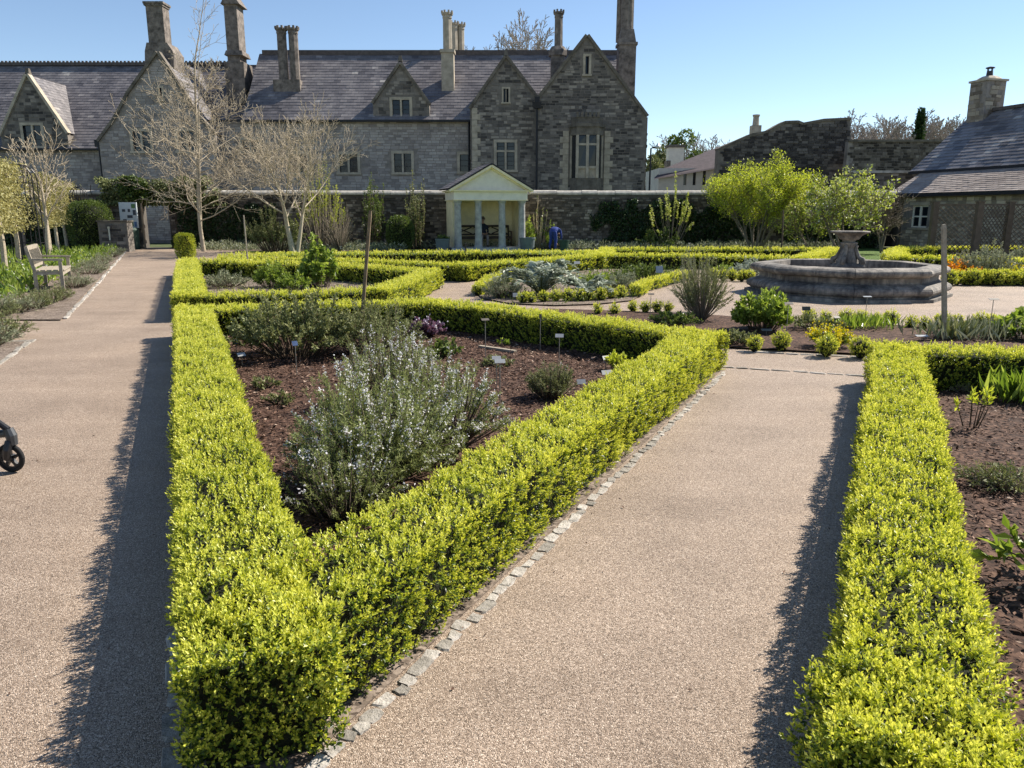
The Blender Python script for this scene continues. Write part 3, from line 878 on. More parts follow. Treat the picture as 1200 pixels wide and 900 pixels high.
# left range, lower ridge
xl0, xl1 = hx(-330, 140), hx(124, 140); ezl = hz(174)
ol = [(xl0, -.06), (xl1, -.06), (xl1, ezl), (xl0, ezl)]
lw_ = wall_panel('left_wall', ol, [], YM + .3, .4, 'mortar', house)
masonry('stones', ol, [], (0, YM + .3, 0), (1, 0, 0), 'house_stone', lw_, course=.155, lo=.22, hi=.55, var=(.3, .82))
rzl = hz(76, YM + 5.6)
vl = Vector((0, 5.6 + .05, rzl - ezl))
roof_plane((xl0, YM + .05, ezl), (1, 0, 0), vl, hx(290, 100) - xl0, vl.length, house, w=.40, e=.26)
vlb = Vector((0, -5.6, rzl - ezl))
roof_plane((xl0, YM + 11.2, ezl), (1, 0, 0), vlb, hx(290, 100) - xl0, vlb.length, house, w=.8, e=.5)
rd = MB(); rd.beam((xl0, YM + 5.65, rzl + .06), (hx(284, 76, YM + 5.6), YM + 5.65, rzl + .06), .24, .2)
xx = xl0
while xx < hx(282, 76, YM + 5.6):
    rd.box((xx, YM + 5.65, rzl + .2), (.13, .1, .12)); xx += .26
rd.build('ridge', 'ridge_tile', house)
gt = MB(); gt.beam((xl0, YM - .02, ezl - .05), (xl1, YM - .02, ezl - .05), .14, .12); gt.build('gutter', 'gutter', house)
# left dormer
YD = YM + .12
def pts(l, Y): return [(P(a, b, Y).x, P(a, b, Y).z) for a, b in l]
dh = hole(28, 147, 49, 171, YD)
gable_wing(house, pts([(1, 160), (32, 88), (79, 157)], YD), YD, 4.2, [dh], 'sooty_stone', 'mortar_dark', wall_name='dormer_wall', coping='dressed_stone', zbot=ezl - .2, course=.18, lo=.2, hi=.5)
window(house, *dh, YD, lights=2, bars=2)
# left cross wing with flared gable
YT = YM - 1.3
th = [hole(156, 154, 176, 177, YT), hole(209, 154, 229, 177, YT)]
sl = hole(187.5, 103, 190, 117, YT)
gable_wing(house, pts([(116, 166), (135, 140), (152, 108), (185, 62), (212, 104), (232, 136), (252, 158)], YT), YT, 7.5, th + [sl], 'house_stone', 'mortar', coping='dark_dressed', course=.16, lo=.22, hi=.55, dark=.08, var=(.3, .85))
for h in th: window(house, *h, YT, lights=2, bars=2)
window(house, *sl, YT, lights=1, bars=0, sw=.12)
# small dormer on the main roof
YD2 = YM - .02
dh = hole(460, 117, 480, 139, YD2)
gable_wing(house, pts([(437, 122), (469, 75), (503, 123)], YD2), YD2, 3.2, [dh], 'sooty_stone', 'mortar_dark', wall_name='dormer_wall', zbot=ez - .15, course=.17, lo=.2, hi=.5, dark=-.05)
window(house, *dh, YD2, lights=2, bars=3)
fin = MB()
for px, py, Y in ((469, 71, YD2), (593, 64, YM - .8), (32, 86, YD)):
    fin = MB(); q = P(px, py, Y); fin.box((q.x, Y + .1, q.z + .12), (.26, .3, .36), taper=.6)
    fin.build('finial', 'dark_dressed', house)
# middle gable
YG = YM - .8
gh = hole(582, 167, 603, 199, YG); sl = hole(590, 104, 596, 120, YG)
gable_wing(house, pts([(551, 128), (593, 67), (630, 116)], YG), YG, 6, [gh, sl], 'sooty_stone', 'mortar_dark', course=.155, lo=.2, hi=.52, dark=-.06, gap=.022)
window(house, *gh, YG, lights=2, transom=P(600, 177, YG).z, bars=3)
window(house, *sl, YG, lights=2, bars=0, sw=.1)
# right gable with the oriel
YR = YM - 1.6
oh = hole(668, 158, 706, 212, YR); sl = hole(686, 66, 690, 87, YR)
gable_wing(house, pts([(629, 118), (688, 42), (758, 137)], YR), YR, 10.5, [oh, sl], 'sooty_stone', 'mortar_dark', course=.155, lo=.2, hi=.52, dark=-.02, gap=.022)
window(house, *sl, YR, lights=1, bars=0, sw=.14)
# masonry of the right-hand flank
fx = P(758, 170, YR).x
sw_ = MB(); sw_.box((fx + .02, YR + 5.5, 3.6), (.05, 10.4, 7.2)); sw = sw_.build('flank_wall', 'mortar_dark', house)
masonry('stones', [(0.1, 0), (10, 0), (10, 7), (.1, 7)], [], (fx + .05, YR, 0), (0, 1, 0), 'sooty_stone', sw, course=.2, lo=.3, hi=.7)
# oriel: canted bay on a base, two lights in front, one each side
ori = MB()
ox0, oz0, ox1, oz1 = oh
mid = (ox0 + ox1) / 2; bz0, bz1 = P(600, 216, YR).z, P(600, 140, YR).z
half = (ox1 - ox0) / 2; fw = half * .62; pj = .7
def bay_ring(k, z): return [(mid - half * k, YR + .02, z), (mid - fw * k, YR - pj * k, z), (mid + fw * k, YR - pj * k, z), (mid + half * k, YR + .02, z)]
def bay_band(z0, z1, k=1.0):
    ori.prism(bay_ring(k, z0), (0, 0, z1 - z0))
zt0, zt1 = P(600, 196, YR - pj).z, P(600, 158, YR - pj).z
apron = ori; bay_band(bz0 - .7, P(600, 209, YR).z, 1.0); oriel = ori.build('oriel', 'dark_dressed', house); ori = MB(); bay_band(zt1, P(600, 150, YR).z, 1.06); bay_band(P(600, 150, YR).z, P(600, 146, YR).z, 1.16); bay_band(P(600, 146, YR).z, P(600, 138, YR).z, .98)
for k in range(6):
    bxk = mid - fw + 2 * fw * k / 5
    ori.box((bxk, YR - pj * .9, P(600, 136, YR).z), (.16, .2, .3))
ori.build('canopy', 'dark_dressed', oriel)
op = MB()
for x, y in ((mid - fw, YR - pj), (mid + fw, YR - pj), (mid, YR - pj - .01)):
    op.box((x, y + .05, (P(600, 209, YR).z + zt1) / 2), (.16, .2, zt1 - P(600, 209, YR).z))
for x, y in ((mid - half + .06, YR - .02), (mid + half - .06, YR - .02)):
    op.box((x, y, (P(600, 209, YR).z + zt1) / 2), (.14, .2, zt1 - P(600, 209, YR).z))
op.beam((mid - fw, YR - pj + .06, P(600, 169, YR - pj).z), (mid + fw, YR - pj + .06, P(600, 169, YR - pj).z), .14, .12)
op.beam((mid - fw, YR - pj + .06, zt0), (mid + fw, YR - pj + .06, zt0), .14, .14)
op.build('mullion', 'dressed_stone', oriel)
pan = MB(); pan.add([(mid - fw, YR - pj + .09, P(600, 209, YR).z), (mid + fw, YR - pj + .09, P(600, 209, YR).z), (mid + fw, YR - pj + .09, zt0), (mid - fw, YR - pj + .09, zt0)], [(0, 1, 2, 3)])
pan.build('panel', 'dressed_stone', oriel, fix=False)
for xa_, xb_ in ((mid - fw + .08, mid - .08), (mid + .08, mid + fw - .08)):
    for q0, q1 in ((zt0 + .07, P(600, 169, YR - pj).z - .06), (P(600, 169, YR - pj).z + .06, zt1)):
        g = MB(); t = random.uniform(-.015, .015)
        g.add([(xa_, YR - pj + .11 + t, q0), (xb_, YR - pj + .11 - t, q0), (xb_, YR - pj + .11, q1), (xa_, YR - pj + .11, q1)], [(0, 1, 2, 3)]); g.build('pane', 'window_glass', oriel, fix=False)
for sg in (-1, 1):
    g = MB(); a_, b_ = Vector((mid + sg * (fw + .02), YR - pj + .1, 0)), Vector((mid + sg * (half - .03), YR + .0, 0))
    z0_, z1_ = P(600, 209, YR).z, zt1
    g.add([(a_.x, a_.y, z0_), (b_.x, b_.y, z0_), (b_.x, b_.y, z1_), (a_.x, a_.y, z1_)], [(0, 1, 2, 3)]); g.build('pane', 'window_glass', oriel, fix=False)
q0 = MB()
for sx in (-1, 1):
    z = .1; k = 0
    while z < P(600, 155, YR).z:
        l = .34 if k % 2 else .52
        q0.box((mid + sx * (half + .1 + l / 2), YR - .015, z + .17), (l, .09, .33)); z += .35; k += 1
q0.build('quoins', 'dressed_stone', house, kind='stuff')
q1 = MB(); z = .1; k = 0
while z < P(600, 130, YG).z:
    l = .34 if k % 2 else .52
    q1.box((P(553, 150, YG).x + l / 2, YG - .012, z + .17), (l, .09, .33)); z += .35; k += 1
q1.build('quoins', 'dressed_stone', house, kind='stuff')
dp = MB(); xq = P(629, 160, YR).x
dp.tube([(xq, YR - .12, 0), (xq, YR - .12, P(600, 128, YR).z)], .06, 8); dp.box((xq, YR - .16, P(600, 124, YR).z), (.42, .28, .34), taper=1.3); dp.box((xq, YR - .14, P(600, 117, YR).z), (.3, .26, .3))
dp.build('downpipe', 'gutter', house)
dp = MB(); xq = P(551.5, 160, YM - .1).x - .1
dp.tube([(xq, YM - .12, 0), (xq, YM - .12, ez - .1)], .06, 8); dp.build('downpipe', 'gutter', house)
dp = MB(); xq = P(115, 165, YT).x
dp.tube([(xq - .1, YT + .2, 0), (xq - .1, YT + .2, P(600, 172, YT).z)], .05, 8); dp.box((xq - .1, YT + .15, P(600, 168, YT).z), (.3, .3, .4)); dp.build('downpipe', 'gutter', house)
# chimneys
def chim(name='chimney'): return MB()
c = MB(); Yc = YT + .9
a0, a1 = P(172.5, 30, Yc), P(196, 30, Yc)
square_stack(c, a0.x, a1.x - .2, Yc, Yc + .9, P(600, 52, Yc).z, P(600, 7, Yc).z)
for k in range(5): c.box((a0.x + (a1.x - .25 - a0.x) * k / 4, Yc + .02, P(600, 4, Yc).z), (.16, .2, .22))
c.prism([(P(172, 50, Yc).x, Yc - .05, P(600, 50, Yc).z), (P(196, 50, Yc).x, Yc - .05, P(600, 50, Yc).z), (P(204, 62, Yc).x, Yc - .05, P(600, 62, Yc).z), (P(204, 80, Yc).x, Yc - .05, P(600, 84, Yc).z), (P(170, 80, Yc).x, Yc - .05, P(600, 84, Yc).z), (P(170, 60, Yc).x, Yc - .05, P(600, 60, Yc).z)], (0, 1.5, 0))
c.build('chimney', 'chimney_stone', house)
c = MB(); Yc = YM + 3
a0, a1 = P(264.5, 40, Yc), P(281, 40, Yc)
square_stack(c, a0.x, a1.x - .1, Yc, Yc + 1.3, 6, P(600, 4, Yc).z, .06)
c.prism([(a0.x - .15, Yc - .15, P(600, 5, Yc).z), (a1.x + .15, Yc - .15, P(600, 5, Yc).z), ((a0.x + a1.x) / 2, Yc - .15, P(600, -14, Yc).z)], (0, 1.6, 0))
c.box(((a0.x + a1.x) / 2, Yc + .65, P(600, 62, Yc).z), (a1.x - a0.x + .3, 1.6, .3), taper=.85); c.box(((a0.x + a1.x) / 2, Yc + .65, P(600, 98, Yc).z), (a1.x - a0.x + .35, 1.7, P(600, 70, Yc).z - P(600, 120, Yc).z))
c.build('chimney', 'chimney_stone', house)
c = MB(); Yc = YM + 2.1
for px in (331, 344.5):
    q = P(px, 60, Yc); chimney_shaft(c, q.x, Yc, 8.4, P(600, 33, Yc).z, .62, .62)
q = P(338, 90, Yc); c.box((q.x, Yc, 8.2), (1.7, 1.1, 3.2))
c.build('chimney', 'chimney_stone', house)
c = MB(); Yc = YM + 2.0
q = P(525, 80, Yc); c.box((q.x, Yc, (8.0 + P(600, 62, Yc).z) / 2), (.78, .8, P(600, 62, Yc).z - 8.0)); c.box((q.x, Yc, P(600, 61, Yc).z), (.92, .95, .2))
chimney_shaft(c, q.x, Yc, P(600, 62, Yc).z, P(600, 15, Yc).z, .6, .6)
c.build('chimney', 'dressed_stone', house)
c = MB(); Yc = YM + 5.2
for px in (532, 539.5):
    q = P(px, 50, Yc); chimney_shaft(c, q.x, Yc + (px - 532) * .05, 9, P(600, 27, Yc).z, .55, .55)
c.build('chimney', 'dressed_stone', house)
c = MB(); Yc = YM + 1.4
q = P(653.5, 70, Yc); c.box((q.x, Yc, (7 + P(600, 66, Yc).z) / 2), (.85, .8, P(600, 66, Yc).z - 7)); c.lathe([(.6, P(600, 66, Yc).z), (.6, P(600, 60, Yc).z), (.42, P(600, 55, Yc).z)], 8, (q.x, Yc, 0), math.pi / 8)
chimney_shaft(c, q.x + .04, Yc, P(600, 58, Yc).z, P(600, 14, Yc).z, .55, .55)
c.build('chimney', 'chimney_stone', house)
c = MB(); Yc = YR + 3.4
a0, a1 = P(724, 60, Yc), P(744, 60, Yc)
c.box(((a0.x + a1.x) / 2, Yc, (6 + P(600, 54, Yc).z) / 2), (a1.x - a0.x, 1.1, P(600, 54, Yc).z - 6)); c.box(((a0.x + a1.x) / 2 , Yc, P(600, 53, Yc).z), (a1.x - a0.x + .16, 1.25, .16))
c.box(((a0.x + a1.x) / 2, Yc, P(600, 44, Yc).z), (a1.x - a0.x, 1.05, P(600, 36, Yc).z - P(600, 53, Yc).z), taper=.72)
for px, dy in ((727.5, .9), (733, 0), (737.5, .15)):
    q = P(px, 20, Yc + dy); chimney_shaft(c, q.x, Yc + dy, P(600, 46, Yc).z, P(600, -18, Yc).z, .58, .58)
c.box((a1.x + .1, YR + 5.5, 4.5), (.5, 1.6, 9.0), taper=.7)
c.build('chimney', 'chimney_stone', house)

# ================================================================== garden wall with the gateway
YW = 36.5
wz = P(600, 228, YW).z
gw = empty('garden_wall', (0, YW, 0), 'tall rubble stone garden wall with pale rounded coping and a gateway', 'wall')
gx0, gx1 = P(167, 262, YW).x, P(199, 262, YW).x; gz = P(600, 237, YW).z
dx0, dx1 = P(1038, 262, YW).x, P(1053, 262, YW).x; dz = P(600, 240, YW).z
wx0, wx1 = -46.0, 19.5
ol = [(wx0, -.06), (wx1, -.06), (wx1, wz), (wx0, wz)]
hs = [(gx0, 0.0, gx1, gz), (dx0, 0.0, dx1, dz)]
wp = wall_panel('wall', ol, hs, YW, .5, 'mortar_wall', gw)
masonry('stones', ol, [(a - .02, b - .1, c + .02, d + .15) for a, b, c, d in hs], (0, YW, 0), (1, 0, 0), 'rubble', wp, course=.12, lo=.09, hi=.36, proud=.04, gap=.016, dark=.1)
lt = MB(); lt.box(((gx0 + gx1) / 2, YW - .03, gz + .09), (gx1 - gx0 + .5, .16, .2)); lt.build('lintel', 'dark_wood', gw)
x = wx0; k = 0
while x < wx1:
    l = random.uniform(.7, 1.3)
    mb = MB(); prof = [(-.06, 0), (-.07, .07), (0, .15), (.14, .19), (.36, .19), (.5, .15), (.57, .07), (.56, 0)]
    dz_ = random.uniform(-.012, .012)
    mb.prism([(x + .006, YW + a, wz + b + dz_) for a, b in prof], (l - .012, 0, 0))
    mb.build('coping_stone', 'coping_pale', gw)
    x += l
# cross wall and doorway darkness behind the right-hand door: a small stone lean-to
sh = empty('stone_outhouse', (dx0 + .3, YW + .5, 0), 'dark doorway outhouse behind the garden wall beside the cottage', 'outhouse')
mb = MB(); mb.box((dx0 - .3, YW + 1.6, 1.2), (.2, 2.2, 2.4)); mb.box((dx1 + .3, YW + 1.6, 1.2), (.2, 2.2, 2.4)); mb.box(((dx0 + dx1) / 2, YW + 2.8, 1.2), (1.6, .2, 2.4)); mb.build('wall', 'mortar_dark', sh)
mb = MB(); mb.box(((dx0 + dx1) / 2, YW + 1.75, 2.46), (1.6, 2.4, .12)); mb.build('roof', 'slate_under', sh)
# paler brick wall glimpsed through the gateway
bwl = empty('brick_wall', (P(185, 260, 43).x, 43, 0), 'pale brick wall seen through the open gateway', 'wall')
bx = P(185, 260, 43).x
mb = MB(); mb.box((bx, 43.2, 1.35), (6.5, .4, 2.8)); bw = mb.build('wall', 'mortar', bwl)
masonry('stones', [(-3.2, .1), (3.2, .1), (3.2, 2.7), (-3.2, 2.7)], [], (bx, 43, 0), (1, 0, 0), 'pale_brick', bw, course=.12, lo=.2, hi=.5)

# ================================================================== cottage on the right
CA, CB = Vector((18.07, 36.4)), Vector((20.7, 26.8))
cu = (CB - CA).normalized(); cin = Vector((-cu.y, cu.x))
if cin.x < 0: cin = -cin
cot = empty('stone_cottage', (CA.x, CA.y, 0), 'low stone cottage with two-stage slate roof and a stout stone chimney', 'cottage')
def cp(s, d, z): q = CA + cu * s + cin * d; return Vector((q.x, q.y, z))
CLEN = (CB - CA).length
ezc = 2.42
wsz = (.55, .95, 1.5, 1.92)      # window s0, z0, s1, z1
def cot_panel(holes):
    bm = bmesh.new(); edges = []; rings = []
    for lp in [[(0, -.06), (CLEN, -.06), (CLEN, ezc), (0, ezc)]] + [[(a, b), (c, b), (c, d), (a, d)] for a, b, c, d in holes]:
        vs = [bm.verts.new(cp(s, 0, z)) for s, z in lp]; rings.append(vs)
        edges += [bm.edges.new((vs[i], vs[(i + 1) % 4])) for i in range(4)]
    bmesh.ops.triangle_fill(bm, use_beauty=True, edges=edges)
    rel = []
    for f in list(bm.faces):
        q = f.calc_center_median(); s = (Vector((q.x, q.y)) - CA).dot(cu)
        if any(a < s < c and b < q.z < d for a, b, c, d in holes): bm.faces.remove(f)
    for vs in rings:
        bk = [bm.verts.new(v.co + Vector((cin.x, cin.y, 0)) * .35) for v in vs]
        for i in range(4): bm.faces.new((vs[i], vs[(i + 1) % 4], bk[(i + 1) % 4], bk[i]))
    bmesh.ops.recalc_face_normals(bm, faces=bm.faces)
    m = bpy.data.meshes.new('front_wall'); bm.to_mesh(m); bm.free()
    return link('front_wall', m, 'mortar', cot)
cw_ = cot_panel([wsz])
masonry('stones', [(0, -.05), (CLEN, -.05), (CLEN, ezc), (0, ezc)], [(wsz[0] - .12, wsz[1] - .1, wsz[2] + .12, wsz[3] + .15)], (CA.x, CA.y, 0), (cu.x, cu.y, 0), 'cottage_stone', cw_, course=.15, lo=.15, hi=.45, proud=.03)
mb = MB()
def cbox(s0, s1, d0, d1, z0, z1): mb.prism([cp(s0, d0, z0), cp(s1, d0, z0), cp(s1, d1, z0), cp(s0, d1, z0)], (0, 0, z1 - z0))
cbox(wsz[0] - .1, wsz[2] + .1, -.05, .05, wsz[3] + .01, wsz[3] + .16)
cwin = mb.build('window', 'dressed_stone', cot)
mb = MB(); cbox(wsz[0] - .1, wsz[2] + .1, -.07, .05, wsz[1] - .1, wsz[1] - .01); mb.build('sill', 'dressed_stone', cwin)
mb = MB()
for s in (wsz[0] + .03, wsz[2] - .03): cbox(s - .035, s + .035, .06, .14, wsz[1], wsz[3])
sm = (wsz[0] + wsz[2]) / 2
cbox(sm - .05, sm + .05, .055, .145, wsz[1] + .002, wsz[3] - .002)
for z in (wsz[1] + .03, wsz[3] - .03, (wsz[1] + wsz[3]) / 2): cbox(wsz[0] + .066, sm - .051, .065, .135, z - .03, z + .03); cbox(sm + .051, wsz[2] - .066, .065, .135, z - .03, z + .03)
mb.build('frame', 'white_paint', cwin)
for a, b in ((wsz[0] + .066, sm - .051), (sm + .051, wsz[2] - .066)):
    g = MB(); g.add([cp(a, .11, wsz[1]), cp(b, .11, wsz[1]), cp(b, .11, wsz[3]), cp(a, .11, wsz[3])], [(0, 1, 2, 3)]); g.build('pane', 'window_glass', cwin, fix=False)
# end wall at the far end, body
mb = MB(); cbox(-1.35, CLEN, 1.75, 7.8, -.06, 3.52); mb.build('upper_wall', 'mortar', cot)
mb = MB(); cbox(.0, .3, .36, 1.74, -.06, 2.40); ew = mb.build('end_wall', 'mortar', cot)
u3 = Vector((cu.x, cu.y, 0)); i3 = Vector((cin.x, cin.y, 0))
v1 = i3 * 2.0 + Vector((0, 0, 1.12))
roof_plane(cp(-.75, -.28, ezc + .02), u3, v1, CLEN + .8, v1.length, cot, mat='tile_lean', w=.30, e=.17, name='lean_to_roof')
z1 = 3.52
v2 = i3 * 3.3 + Vector((0, 0, 2.75))
roof_plane(cp(-1.5, 1.5, z1), u3, v2, CLEN + 1.6, v2.length, cot, w=.42, e=.24, name='main_roof', var=.2)
v3 = -i3 * 3.3 + Vector((0, 0, 2.75))
roof_plane(cp(-1.5, 1.5 + 6.6, z1), u3, v3, CLEN + 1.6, v3.length, cot, w=.8, e=.5, name='rear_roof')
mb = MB(); mb.prism([cp(-1.35, 1.7, 3.53), cp(-1.35, 7.9, 3.53), cp(-1.35, 4.8, 6.1)], u3 * .3); mb.build('gable_end', 'mortar', cot)
mb = MB(); mb.beam(cp(-1.5, 4.8, z1 + 2.8), cp(CLEN, 4.8, z1 + 2.8), .24, .14); mb.build('ridge', 'ridge_tile', cot)
mb = MB(); mb.beam(cp(-.75, -.34, ezc - .04), cp(CLEN, -.34, ezc - .04), .12, .16); mb.beam(cp(-1.5, 1.45, z1 - .07), cp(CLEN, 1.45, z1 - .07), .1, .12); mb.build('gutter', 'gutter', cot)
# chimney of squared stones at the far end of the ridge
s0, s1, d0, d1, zc0, zc1 = -1.3, -.35, 4.25, 5.35, 4.6, 7.6
mb = MB(); cbox(s0, s1, d0, d1, zc0, zc1); ch = mb.build('chimney', 'mortar', cot)
masonry('stones', [(s0, zc0), (s1, zc0), (s1, zc1), (s0, zc1)], [], cp(0, d0, 0), u3, 'cottage_stone', ch, course=.17, lo=.2, hi=.5, proud=.03, dark=.22)
masonry('stones', [(-d1, zc0), (-d0, zc0), (-d0, zc1), (-d1, zc1)], [], cp(s0, 0, 0), -i3, 'cottage_stone', ch, course=.17, lo=.2, hi=.5, proud=.03, dark=.22)
masonry('stones', [(d0, zc0), (d1, zc0), (d1, zc1), (d0, zc1)], [], cp(s1, 0, 0), i3, 'cottage_stone', ch, course=.17, lo=.2, hi=.5, proud=.03, dark=.22)
mb = MB(); cbox(s0 - .07, s1 + .07, d0 - .07, d1 + .07, zc1 + .002, zc1 + .09); q = cp((s0 + s1) / 2, (d0 + d1) / 2, 0)
mb.lathe([(.58, zc1 + .09), (.45, zc1 + .19), (.3, zc1 + .26), (.16, zc1 + .27)], 12, (q.x, q.y, 0)); mb.build('chimney_cap', 'dressed_stone', ch)
mb = MB(); mb.lathe([(.15, zc1 + .25), (.13, zc1 + .5)], 10, (q.x, q.y, 0)); mb.lathe([(.2, zc1 + .62), (.19, zc1 + .66), (.05, zc1 + .7)], 10, (q.x, q.y, 0))
for a in range(4): mb.box((q.x + .12 * math.cos(a * 1.57), q.y + .12 * math.sin(a * 1.57), zc1 + .56), (.03, .03, .14))
mb.build('chimney_pot', 'lead', ch)

# ================================================================== buildings farther off to the right
wb = empty('white_building', (P(830, 200, 62).x, 62, 0), 'long pale rendered building with dark slate roof and white chimney', 'building')
Yb = 62.0
xw0, xw1 = P(772, 205, Yb).x, P(905, 205, Yb).x
ezw = P(600, 197, Yb).z
bh = [hole(a, 200, a + 3.5, 217, Yb) for a in (801, 812, 823.5, 838, 852, 866)]
wall_panel('wall', [(xw0, -.06), (xw1, -.06), (xw1, ezw), (xw0, ezw)], bh, Yb, .3, 'white_render', wb)
for h in bh:
    mb = MB(); mb.add([(h[0], Yb + .14, h[1]), (h[2], Yb + .14, h[1]), (h[2], Yb + .14, h[3]), (h[0], Yb + .14, h[3])], [(0, 1, 2, 3)]); mb.build('window', 'window_glass', wb, fix=False)
mb = MB(); mb.prism([P(767, 210, Yb - .5), P(872, 192, Yb - .5), P(872, 162, Yb + 4), P(779, 199, Yb + 1.2)], (0, .15, .12)); rf = mb.build('roof', 'far_roof', wb)
mb = MB(); mb.prism([(xw0, Yb + .3, -.06), (xw0, Yb + 6, -.06), (xw0, Yb + 6, ezw), (xw0, Yb + .3, ezw)], (.3, 0, 0)); mb.build('end_wall', 'white_render', wb)
mb = MB(); q0, q1 = P(783, 180, Yb + 3).x, P(801, 180, Yb + 3).x
mb.box(((q0 + q1) / 2, Yb + 3.3, (3 + P(600, 172, Yb + 3).z) / 2), (q1 - q0, 1.0, P(600, 172, Yb + 3).z - 3)); wc = mb.build('chimney', 'white_paint', wb)
mb = MB(); mb.box(((q0 + q1) / 2, Yb + 3.3, P(600, 171.5, Yb + 3).z), (q1 - q0 + .2, 1.2, .2)); mb.box((q0 + .03, Yb + 3.3, 5), (.3, 1.1, P(600, 172, Yb + 3).z - 2.4 - 3))
mb.build('chimney_cap', 'dark_dressed', wc)
mb = MB(); mb.lathe([(.22, P(600, 171, Yb).z), (.18, P(600, 165, Yb).z)], 8, ((q0 + q1) / 2, Yb + 3.3, 0)); mb.build('chimney_pot', 'ridge_tile', wc)
# ruined high wall
rw = empty('ruined_wall', (P(930, 180, 58).x, 58, 0), 'high dark ruined stone wall with sloping top behind the lime-green shrub', 'wall')
Yr = 58.0
ol = [(P(a, b, Yr).x, P(a, b, Yr).z) for a, b in ((842, 176), (862, 167), (880, 159), (900, 155), (912, 148), (920, 144), (935, 143.5), (941, 146), (965, 141.5), (997, 140), (997, 165))]
ol = [(ol[0][0], -.06), (ol[-1][0], -.06)] + list(reversed(ol))
w1 = wall_panel('wall', ol, [], Yr, .9, 'mortar_dark', rw)
masonry('stones', ol, [], (0, Yr, 0), (1, 0, 0), 'sooty_stone', w1, course=.19, lo=.22, hi=.6, proud=.06, dark=.32)
mb = MB(); tp = list(reversed(ol[2:]))
for (a, b), (c_, d) in zip(tp[:-2], tp[1:-1]): mb.beam((a, Yr + .45, b + .05), (c_, Yr + .45, d + .05), .18, 1.1, up=(0, 1, 0))
mb.build('coping', 'dark_dressed', rw)
rc_ = MB(); qa = P(885.5, 148, 66)
rc_.box((qa.x, 66, qa.z / 2), (.75, .75, qa.z + .1)); rc_.lathe([(.28, qa.z), (.24, P(600, 137, 66).z), (.3, P(600, 136, 66).z), (.3, P(600, 134.5, 66).z)], 10, (qa.x, 66, 0))
o = empty('chimney_stack', (qa.x, 66, 0), 'lone stone chimney stack with clay pot showing above the ruined wall', 'chimney'); rc_.build('stack', 'dressed_stone', o)
lw2 = empty('boundary_wall', (P(1040, 180, 56).x, 56, 0), 'long brownish stone wall running behind the cottage below bare trees', 'wall')
ol = [(P(994, 166, 56).x, -.06), (P(1150, 166, 56).x, -.06), (P(1150, 166, 56).x, P(600, 166, 56).z), (P(994, 166, 56).x, P(600, 166, 56).z)]
w2 = wall_panel('wall', ol, [], 56.0, .5, 'mortar', lw2)
masonry('stones', ol, [], (0, 56, 0), (1, 0, 0), 'rubble', w2, course=.18, lo=.2, hi=.5, proud=.04, dark=.25)
mb = MB(); mb.beam((ol[0][0], 56.2, ol[2][1] + .06), (ol[1][0], 56.2, ol[2][1] + .06), .7, .14); mb.build('coping', 'dark_dressed', lw2)
rl = empty('courtyard_wall', (P(1030, 200, 40).x, 40, 0), 'higher grey-capped wall joining the cottage roof', 'wall')
q0, q1, zz = P(1000, 202, 40).x, P(1075, 202, 40).x, P(600, 203, 40).z
mb = MB(); mb.box(((q0 + q1) / 2, 40.2, zz / 2), (q1 - q0, .4, zz + .1)); w3 = mb.build('wall', 'mortar_dark', rl)
masonry('stones', [(q0, 0), (q1, 0), (q1, zz), (q0, zz)], [], (0, 40, 0), (1, 0, 0), 'rubble', w3, course=.15, lo=.2, hi=.5)
mb = MB(); mb.beam((q0, 40.2, zz + .07), (q1, 40.2, zz + .07), .6, .12); mb.build('coping', 'coping_pale', rl)
# lamp post between house and white building
lp = P(761, 222, 44)
o = empty('street_lamp', (lp.x, 44, 0), 'slim black lamp post with pale lantern at the corner of the manor house', 'lamp')
zt = P(600, 174, 44).z
mb = MB(); mb.tube([(lp.x, 44, -.06), (lp.x, 44, zt), (lp.x + .1, 44, zt + .05), (lp.x + .35, 44, zt + .05)], [.06, .045, .04, .035], 8); mb.build('post', 'black_metal', o)
mb = MB(); mb.lathe([(.08, zt - .0), (.16, zt + .06), (.14, zt + .14), (.05, zt + .24), (.02, zt + .3)], 10, (lp.x + .38, 44, 0)); mb.build('lantern', 'lamp_glass', o)

